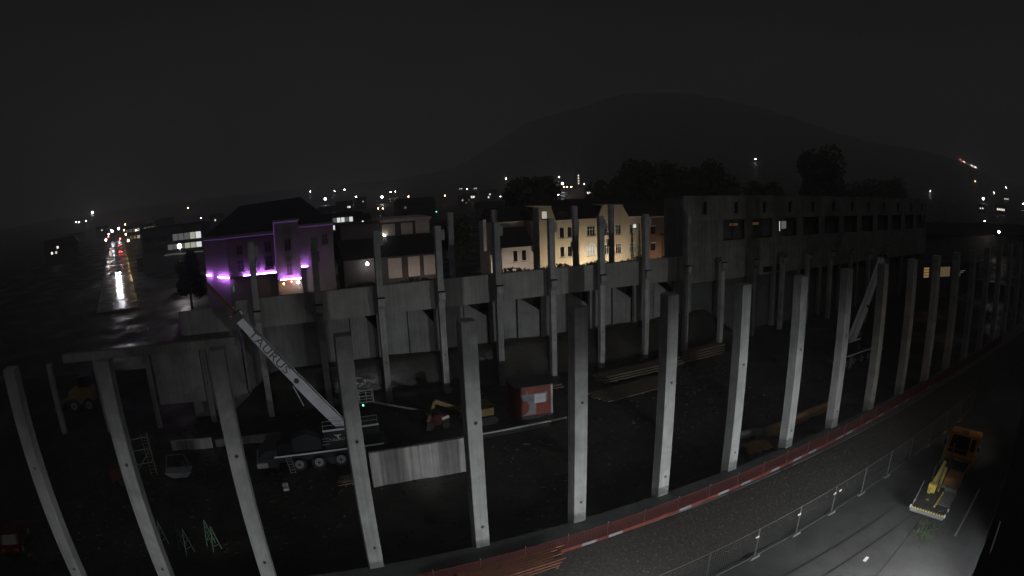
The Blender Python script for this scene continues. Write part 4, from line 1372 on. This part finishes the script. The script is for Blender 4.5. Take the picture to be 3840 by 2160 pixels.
# ---------------------------------------------------------------- wet street on the left with an oncoming car and signals
sd = Vector((-0.278, 0.9606, 0))
sn = Vector((0.9606, 0.278, 0))
s0 = Vector((-22.5, 96, 0.02))
a, b = s0 - sn * 5.2, s0 + sn * 5.2
c_, d_ = s0 + sd * 620 + sn * 5.2, s0 + sd * 620 - sn * 5.2
struct(MB().add([a, b, c_, d_], [(0, 1, 2, 3)]).build('street', M['street']))
ln = MB()
for k in range(14):
    p = s0 + sd * (4 + 11 * k) + Vector((0, 0, .006)) - sn * 4.7
    q = p + sd * 6
    ln.add([p - sn * .09, p + sn * .09, q + sn * .09, q - sn * .09], [(0, 1, 2, 3)])
struct(ln.build('street_edge_line', M['white_paint']))
oc = car('oncoming_car', 'car with dazzling white headlights on the wet street at far left', (-43.6, 170.5, .02), math.atan2(-sd.y, -sd.x), M['dark_steel'], True)
for y in (-.62, .62):
    lamp_light('headlight_beam', oc, (2.3, y, .66), 5200, (.95, .96, 1), .1, R_(50), (1, 0, -.035), .5)


def signal(label, x, y):
    o = thing('traffic_light', label, 'traffic light', (x, y, 0), 0, 'red signals along the wet street')
    MB().tube((0, 0, 0), (0, 0, 5.6), .09, 7).build('pole', M['dark_steel'], o)
    MB().cbox(-.28, -.2, 4.6, .28, .1, 6.0, .04).build('signal_head', M['dark_steel'], o)
    MB().sphere((0, -.24, 5.7), .34, 8, 6).build('red_lens', M['lamp_red'], o)
    MB().tube((0, -.21, 5.2), (0, -.24, 5.2), .14, 8).build('amber_lens', M['dark_hole'], o)


signal('red traffic light farther along the wet street', -112.7, 383)
signal('red traffic light nearer along the wet street', -85.5, 322)
shp = thing('shop_row', 'low shop row with dim warm windows along the far end of the wet street', 'building', (-104, 400, 0), R_(16))
MB().box(0, 0, 0, 34, 12, 10).build('wall', M['facade_dark'], shp)
MB().box(-.4, -.4, 10.02, 34.4, 12.4, 10.6).build('roof', M['roof'], shp)
for k in range(11):
    for z in (1.2, 6.2):
        f = MB().box(1 + k * 3 - .1, -.1, z - .1, 3.2 + k * 3, -.04, z).build('window', M['dark_steel'], shp)
        MB().box(1 + k * 3, -.08, z, 3.1 + k * 3, -.02, z + 2.2).build('pane', M[('win_warm', 'win_dim', 'win_soft', 'win_dim', 'black_glass')[(k * 2 + int(z)) % 5]], f)
SL = 'lamps along the wet street'
for k, (t, side) in enumerate(((150, 1), (200, -1), (245, 1), (300, -1), (350, 1), (420, -1))):
    p = s0 + sd * t + sn * side * 7.5
    street_lamp('street lamp on the %s kerb of the wet street, %s counted from the car' % (('left', '', 'right')[side + 1], ORD[k]), (p.x, p.y, 0), 7.5, ('lamp_warm', 'lamp_white')[k % 2], 0, (1, 1, 1), SL, (-side * 1.2, 0), .55)
for k, (t, u, lab) in enumerate(((190, 2.0, 'nearer'), (262, 1.6, 'farther'))):
    p = s0 + sd * t + sn * u
    car('departing_car', 'dark car with red tail lights driving away on the wet street, %s one' % lab, (p.x, p.y, .02), math.atan2(sd.y, sd.x), M['dark_steel'], False, True)
# kerbside dark kiosk
kk = thing('dark_kiosk', 'small dark flat kiosk at the right edge of the wet street', 'kiosk', (-33.5, 171, 0), R_(16))
MB().box(-2.4, -2, 0, 2.4, 2, 4.2).build('wall', M['facade_dark'], kk)
MB().box(-2.6, -2.2, 4.22, 2.6, 2.2, 4.5).build('roof', M['roof'], kk)


# ---------------------------------------------------------------- trees
def leaf_tree(label, loc, h, rx, zc, n=2600, m='leaf', group=None, lobes=9, seed=1, q0=.95):
    if q0 > .4:
        h, rx, lobes = h * 1.13, rx * 1.2, lobes + 6
    rnd = random.Random(seed)
    o = thing('broadleaf_tree', label, 'tree', loc, 0, group)
    t = MB().tube((0, 0, 0), (0, 0, zc), .04 * h * .6, 8, .02 * h * .6)
    L = []
    for i in range(lobes):
        a = rnd.random() * 6.28
        e = rnd.uniform(-.7, 1.0)
        d = rnd.uniform(.25, .62)
        c = Vector((rx * d * math.cos(a), rx * d * math.sin(a), zc + (h - zc) * .62 * e * (1 - d * .35)))
        L.append((c, rnd.uniform(.32, .55)))
        t.tube((0, 0, zc * .65), c, .012 * h, 5, .004 * h)
    t.build('trunk', M['bark'], o)
    cr = MB()
    rz = (h - zc)
    for i in range(int(n * 2.2)):
        c, s = rnd.choice(L)
        u, v, w = rnd.gauss(0, 1), rnd.gauss(0, 1), rnd.gauss(0, 1)
        k = (rnd.random() ** .4) / math.sqrt(u * u + v * v + w * w)
        p = c + Vector((u * k * s * rx, v * k * s * rx, w * k * s * rz * .8))
        q = q0 * rnd.uniform(.6, 1.4)
        ax = Vector((rnd.gauss(0, 1), rnd.gauss(0, 1), rnd.gauss(0, 1))).normalized()
        bx_ = ax.orthogonal().normalized()
        cr.add([p + ax * q, p + bx_ * q * .6, p - ax * q, p - bx_ * q * .6], [(0, 1, 2, 3)])
    cr.build('crown', M[m], o)
    return o


TG = 'dark trees behind the villas'
leaf_tree('round dark tree behind the small villa', (86, 130, 0), 20.2, 7.5, 10, 2600, 'leaf', TG, 9, 3)
leaf_tree('dark tree behind the broad villa, left of the clump', (112, 130, 0), 22.4, 6.5, 11, 2200, 'leaf', TG, 8, 4)
leaf_tree('tall dark tree behind the broad villa, in the middle of the clump', (124.5, 130, 0), 24.8, 8, 12, 2600, 'leaf', TG, 9, 5)
leaf_tree('broad dark tree above the tall block, left half', (143, 130, 0), 26, 10, 12, 3000, 'leaf', TG, 10, 6)
leaf_tree('broad dark tree above the tall block, right half', (160, 132, 0), 25.5, 10, 12, 3000, 'leaf', TG, 10, 8)
leaf_tree('very tall dark tree rising highest over the tall block', (222, 130, 0), 35, 12, 16, 5200, 'leaf', TG, 14, 9, 1.0)
leaf_tree('low dark tree between the two clumps over the tall block', (186, 134, 0), 20, 9, 9, 2200, 'leaf', TG, 9, 10)
leaf_tree('low dark tree at the right end over the tall block', (262, 134, 0), 23, 14, 9, 2400, 'leaf', TG, 10, 11)
leaf_tree('far low dark tree right of the tallest tree', (300, 140, 0), 25, 14, 10, 2400, 'leaf', TG, 10, 12)
leaf_tree('dark bushy tree between the grey house and the small villa', (49.5, 86, 0), 15, 4.5, 8, 1800, 'leaf', None, 8, 13, .3)
leaf_tree('lamplit small street tree under the white street lamp', (-9.6, 113.5, 0), 8.6, 2.2, 4.6, 900, 'leaf_b', None, 7, 14, .24)
leaf_tree('dark tree left of the purple building', (-3.5, 88, 0), 12, 3.6, 6, 1300, 'leaf', None, 7, 15, .3)
leaf_tree('dark garden tree right of the purple building', (27.8, 89.5, 0), 14.2, 3.4, 7.5, 1300, 'leaf', None, 7, 16, .3)

# ---------------------------------------------------------------- far town: lamps and houses with lit windows
FAR = [
(115.8,721.2,10.7,'W'),(136.6,651.5,9.9,'Y'),(153.7,588.4,9.2,'y'),(186.4,853.7,13.6,'w'),(191.8,847.1,13.5,'w'),(74.2,316.2,8.0,'y'),(75.9,310.5,8.0,'y'),
(285.0,820.7,11.7,'h'),(251.4,688.2,12.5,'w'),(280.7,742.6,11.8,'h'),(179.6,540.4,8.9,'y'),(197.8,519.8,5.6,'H'),(189.9,418.1,8.1,'b'),(159.4,332.7,8.0,'y'),
(344.5,787.8,24.6,'w'),(346.2,686.9,21.4,'h'),(360.2,649.8,24.0,'w'),(316.7,556.3,16.1,'W'),(348.6,578.2,19.1,'T'),(327.1,526.6,15.2,'b'),(304.6,567.7,12.5,'h'),
(293.8,508.7,12.9,'y'),(295.5,505.4,12.8,'y'),(298.1,501.5,12.8,'y'),(220.8,377.6,8.0,'P'),(290.0,446.9,7.0,'H'),(83.3,221.9,8.0,'g'),(80.5,226.9,8.0,'b'),(248.3,530.0,11.3,'w'),
(-575.8,1696.1,38.8,'Y'),(-397.9,1063.6,18.1,'w'),(-390.8,1064.7,18.1,'w'),(-378.1,1075.4,18.3,'w'),(-187.3,590.7,9.2,'Y'),(-123.4,429.2,8.0,'W'),(-132.6,482.0,8.2,'W'),
(-155.6,588.8,9.1,'y'),(-86.7,370.8,8.0,'w'),(-154.9,1051.9,16.7,'y'),(-53.1,480.1,8.2,'b'),(-23.7,276.2,8.0,'r'),(33.9,770.2,11.2,'W'),(80.0,765.8,11.3,'W'),
(92.9,1341.7,25.1,'w'),(137.3,1215.5,21.8,'w'),(163.1,1256.2,23.2,'w'),(1847.9,741.3,126.0,'R'),(1854.1,729.5,111.4,'w'),(1864.7,704.1,105.6,'w'),(1869.8,690.9,104.4,'w'),
(1321.2,480.0,40.5,'y'),(804.6,266.0,14.8,'W'),(582.8,186.3,5.9,'h'),(1145.5,364.8,26.6,'w'),(1518.1,454.2,43.2,'w'),(1015.7,293.1,16.5,'H'),(617.0,173.4,6.2,'H'),
(851.2,210.3,13.9,'w'),(278.2,70.1,8.0,'w'),(233.6,55.8,8.0,'W'),(220.2,63.0,8.0,'y'),(210.7,39.1,8.0,'Y'),(255.5,45.8,4.5,'h'),(782.1,349.7,18.0,'w'),(758.7,690.8,57.1,'w'),
]
FAR.sort(key=lambda t: math.atan2(t[0] - 15.5, t[1] + 26.3))
cnt = {}
TONE = {'w': ('small white', 'lamp_white', .0009), 'W': ('bright white', 'lamp_cool', .0014), 'y': ('small warm', 'lamp_warm', .0009), 'Y': ('bright warm', 'lamp_white', .0016),
        'b': ('dim bluish', 'lamp_cool', .0007), 'g': ('small green', 'lamp_green', .0009), 'r': ('small red', 'lamp_red', .0008), 'R': ('red mast', 'lamp_red', .0010), 'P': ('starry white', 'lamp_white', .0019)}
for x, y, z, k in FAR:
    d = math.hypot(x - 15.5, y + 26.3)
    gz = ground_z(x, y) - .05
    cnt[k] = cnt.get(k, 0) + 1
    face = math.atan2(x - 15.5, y + 26.3)
    if k in TONE:
        name, lens, s = TONE[k]
        r = d * s * (1.15 if k in 'YWP' else .85)
        h = max(z - gz, 3)
        o = thing('far_street_lamp', '%s far town light, %s of its kind from the left along the skyline' % (name, ORD[cnt[k] - 1]), 'street lamp', (x, y, gz), 0, 'far lights of the town')
        MB().tube((0, 0, 0), (0, 0, h), .0003 * d + .05, 6, .0002 * d + .03).build('pole', M['dark_steel'], o)
        MB().sphere((0, 0, h), r, 8, 6).build('lens', M[lens], o)
    else:
        n = {'h': 'house with small warm lit windows', 'H': 'house with a bright white lit window row', 'T': 'narrow tower block with a column of lit windows'}[k]
        s = d / 550
        w_, hh, dp = {'h': (8, 6.5, 8), 'H': (13, 7, 9), 'T': (7, 17, 8)}[k]
        o = thing('far_house', 'far %s, %s such from the left' % (n, ORD[cnt[k] - 1]), 'house', (x, y, gz), -face, 'far houses of the town')
        MB().box(-w_ / 2, 0, -1, w_ / 2, dp, hh).build('wall', M['facade_dark'], o)
        MB().prism([(-.4, hh + .01), (dp + .4, hh + .01), (dp / 2, hh + 2.6)], -w_ / 2 - .4, w_ / 2 + .4, 'x').build('roof', M['roof'], o)
        if k == 'h':
            spots = [(-1.6, z - gz, 1.2, 1.3), (1.0, z - gz + .2, 1.4, 1.3)]
        elif k == 'H':
            spots = [(-4.5 + 2.0 * q, z - gz - .2, 1.5, 1.9) for q in range(5)]
        else:
            spots = [(-.6, 4 + 3.0 * q, 1.5, 1.6) for q in range(4)]
        for (wx, wz, ww, wh) in spots:
            f = MB().box(wx - .12, -.06, wz - .12, wx + ww + .12, -.03, wz).build('window', M['dark_steel'], o)
            MB().box(wx, -.08, wz, wx + ww, -.035, wz + wh).build('pane', M['win_far'], f)

# unlit roofs between the far lights
rnd = random.Random(21)
ku = 0
for i in range(26):
    az = R_(rnd.uniform(-24, 24))
    d = rnd.uniform(230, 620)
    x, y = 15.5 + d * math.sin(az), -26.3 + d * math.cos(az)
    if abs((Vector((x, y, 0)) - s0).dot(sn)) < 16: continue
    w_, hh, dp = rnd.uniform(9, 20), rnd.uniform(6, 11), rnd.uniform(9, 14)
    o = thing('dark_house', 'x', 'house', (x, y, ground_z(x, y) - .1), -az + rnd.uniform(-.4, .4), 'dark houses of the town')
    o['az'] = az
    MB().box(-w_ / 2, 0, -1, w_ / 2, dp, hh).build('wall', M['facade_dark'], o)
    MB().prism([(-.4, hh + .01), (dp + .4, hh + .01), (dp / 2, hh + rnd.uniform(1.5, 4))], -w_ / 2 - .4, w_ / 2 + .4, 'x').build('roof', M['roof'], o)
    for q in range(rnd.choice((1, 2, 2, 3))):
        wx, wz = rnd.uniform(-w_ / 2 + 1, w_ / 2 - 2), rnd.choice((hh - 2.2, hh - 2.2, hh - 4.6))
        f = MB().box(wx - .1, -.06, wz - .1, wx + 1.2, -.03, wz).build('window', M['dark_steel'], o)
        MB().box(wx, -.08, wz, wx + 1.1, -.035, wz + 1.2).build('pane', M[rnd.choice(('win_far', 'win_warm', 'win_white', 'win_dim'))], f)
for k, o in enumerate(sorted([o for o in col.objects if o.name.startswith('dark_house')], key=lambda o: o['az'])):
    o['label'] = 'dark house with few dim windows among the town lights, %s from the left' % ORD[k]
    del o['az']

# right side beyond the site: cabin with lit windows, low hall, made-up box with puddle glints
cbn = thing('site_cabin', 'dark site cabin with two warm lit windows at the far right of the site', 'cabin', (119, 26.5, -1.4), R_(-20))
MB().cbox(-1.5, 0, 0, 12, 2.6, 7.2, .04).build('body', M['facade_dark'], cbn)
for x, w_, n in ((1.2, 1.5, 4), (5.0, 4.5, 1)):
    f = MB()
    for k in range(n + 1):
        z = 4.2 + k * 2.0 / n
        f.box(x, -.08, z - .05, x + w_, -.03, z + .05)
    f = f.build('window', M['dark_steel'], cbn)
    MB().box(x, -.05, 4.2, x + w_, -.01, 6.2).build('pane', M['win_warm'] if n == 4 else glow('window_light_amber', (1, .7, .4), .09), f)
hl = thing('low_hall', 'long low dark hall behind the far right columns', 'hall', (150, 60, 0), R_(-14))
MB().box(0, 0, -1, 150, 30, 6.5).build('wall', M['facade_dark'], hl)
MB().prism([(-1, 6.52), (31, 6.52), (15, 9.0)], -1, 151, 'x').build('roof', M['roof'], hl)
cb2 = thing('glint_box', 'made-up dark box with glowing strips for puddle glints behind the far right columns', 'cabin', (147, 31.5, -1.4), R_(-20))  # box made up to carry the glints of lamps in a puddle
MB().cbox(-2, 0, 0, 12, 2.6, 4.2, .04).build('body', M['facade_dark'], cb2)
MB().box(-2.2, -.2, 4.22, 12.2, 2.8, 4.4).build('roof', M['roof'], cb2)
w2 = MB().box(1.0, -.06, .6, 6.4, -.003, 3.4).build('window', M['black_glass'], cb2)  # dark backing for the glint strips, not a real window
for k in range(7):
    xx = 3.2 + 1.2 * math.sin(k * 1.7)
    MB().box(xx, -.1, .8 + k * .36, xx + random.uniform(1.2, 2.4), -.07, .93 + k * .36).build('puddle_glint', M['win_dim'], w2)  # glowing strips painted for lamplight reflected in a puddle

# ---------------------------------------------------------------- damp night air
hz = MB().box(-2600, -900, -4, 2700, 2600, 360)
hm = bpy.data.materials.new('haze')
hm.use_nodes = True
nt = hm.node_tree
nt.nodes.remove(nt.nodes['Principled BSDF'])
pv = nt.nodes.new('ShaderNodeVolumePrincipled')
pv.inputs['Color'].default_value = (.95, .96, 1, 1)
pv.inputs['Density'].default_value = 0.0009
pv.inputs['Anisotropy'].default_value = 0.0
nt.links.new(pv.outputs[0], nt.nodes['Material Output'].inputs['Volume'])
USE_HAZE = True
if USE_HAZE:
    tag(hz.build('haze', hm), 'thin damp night haze over the whole place', 'haze', kind='stuff')
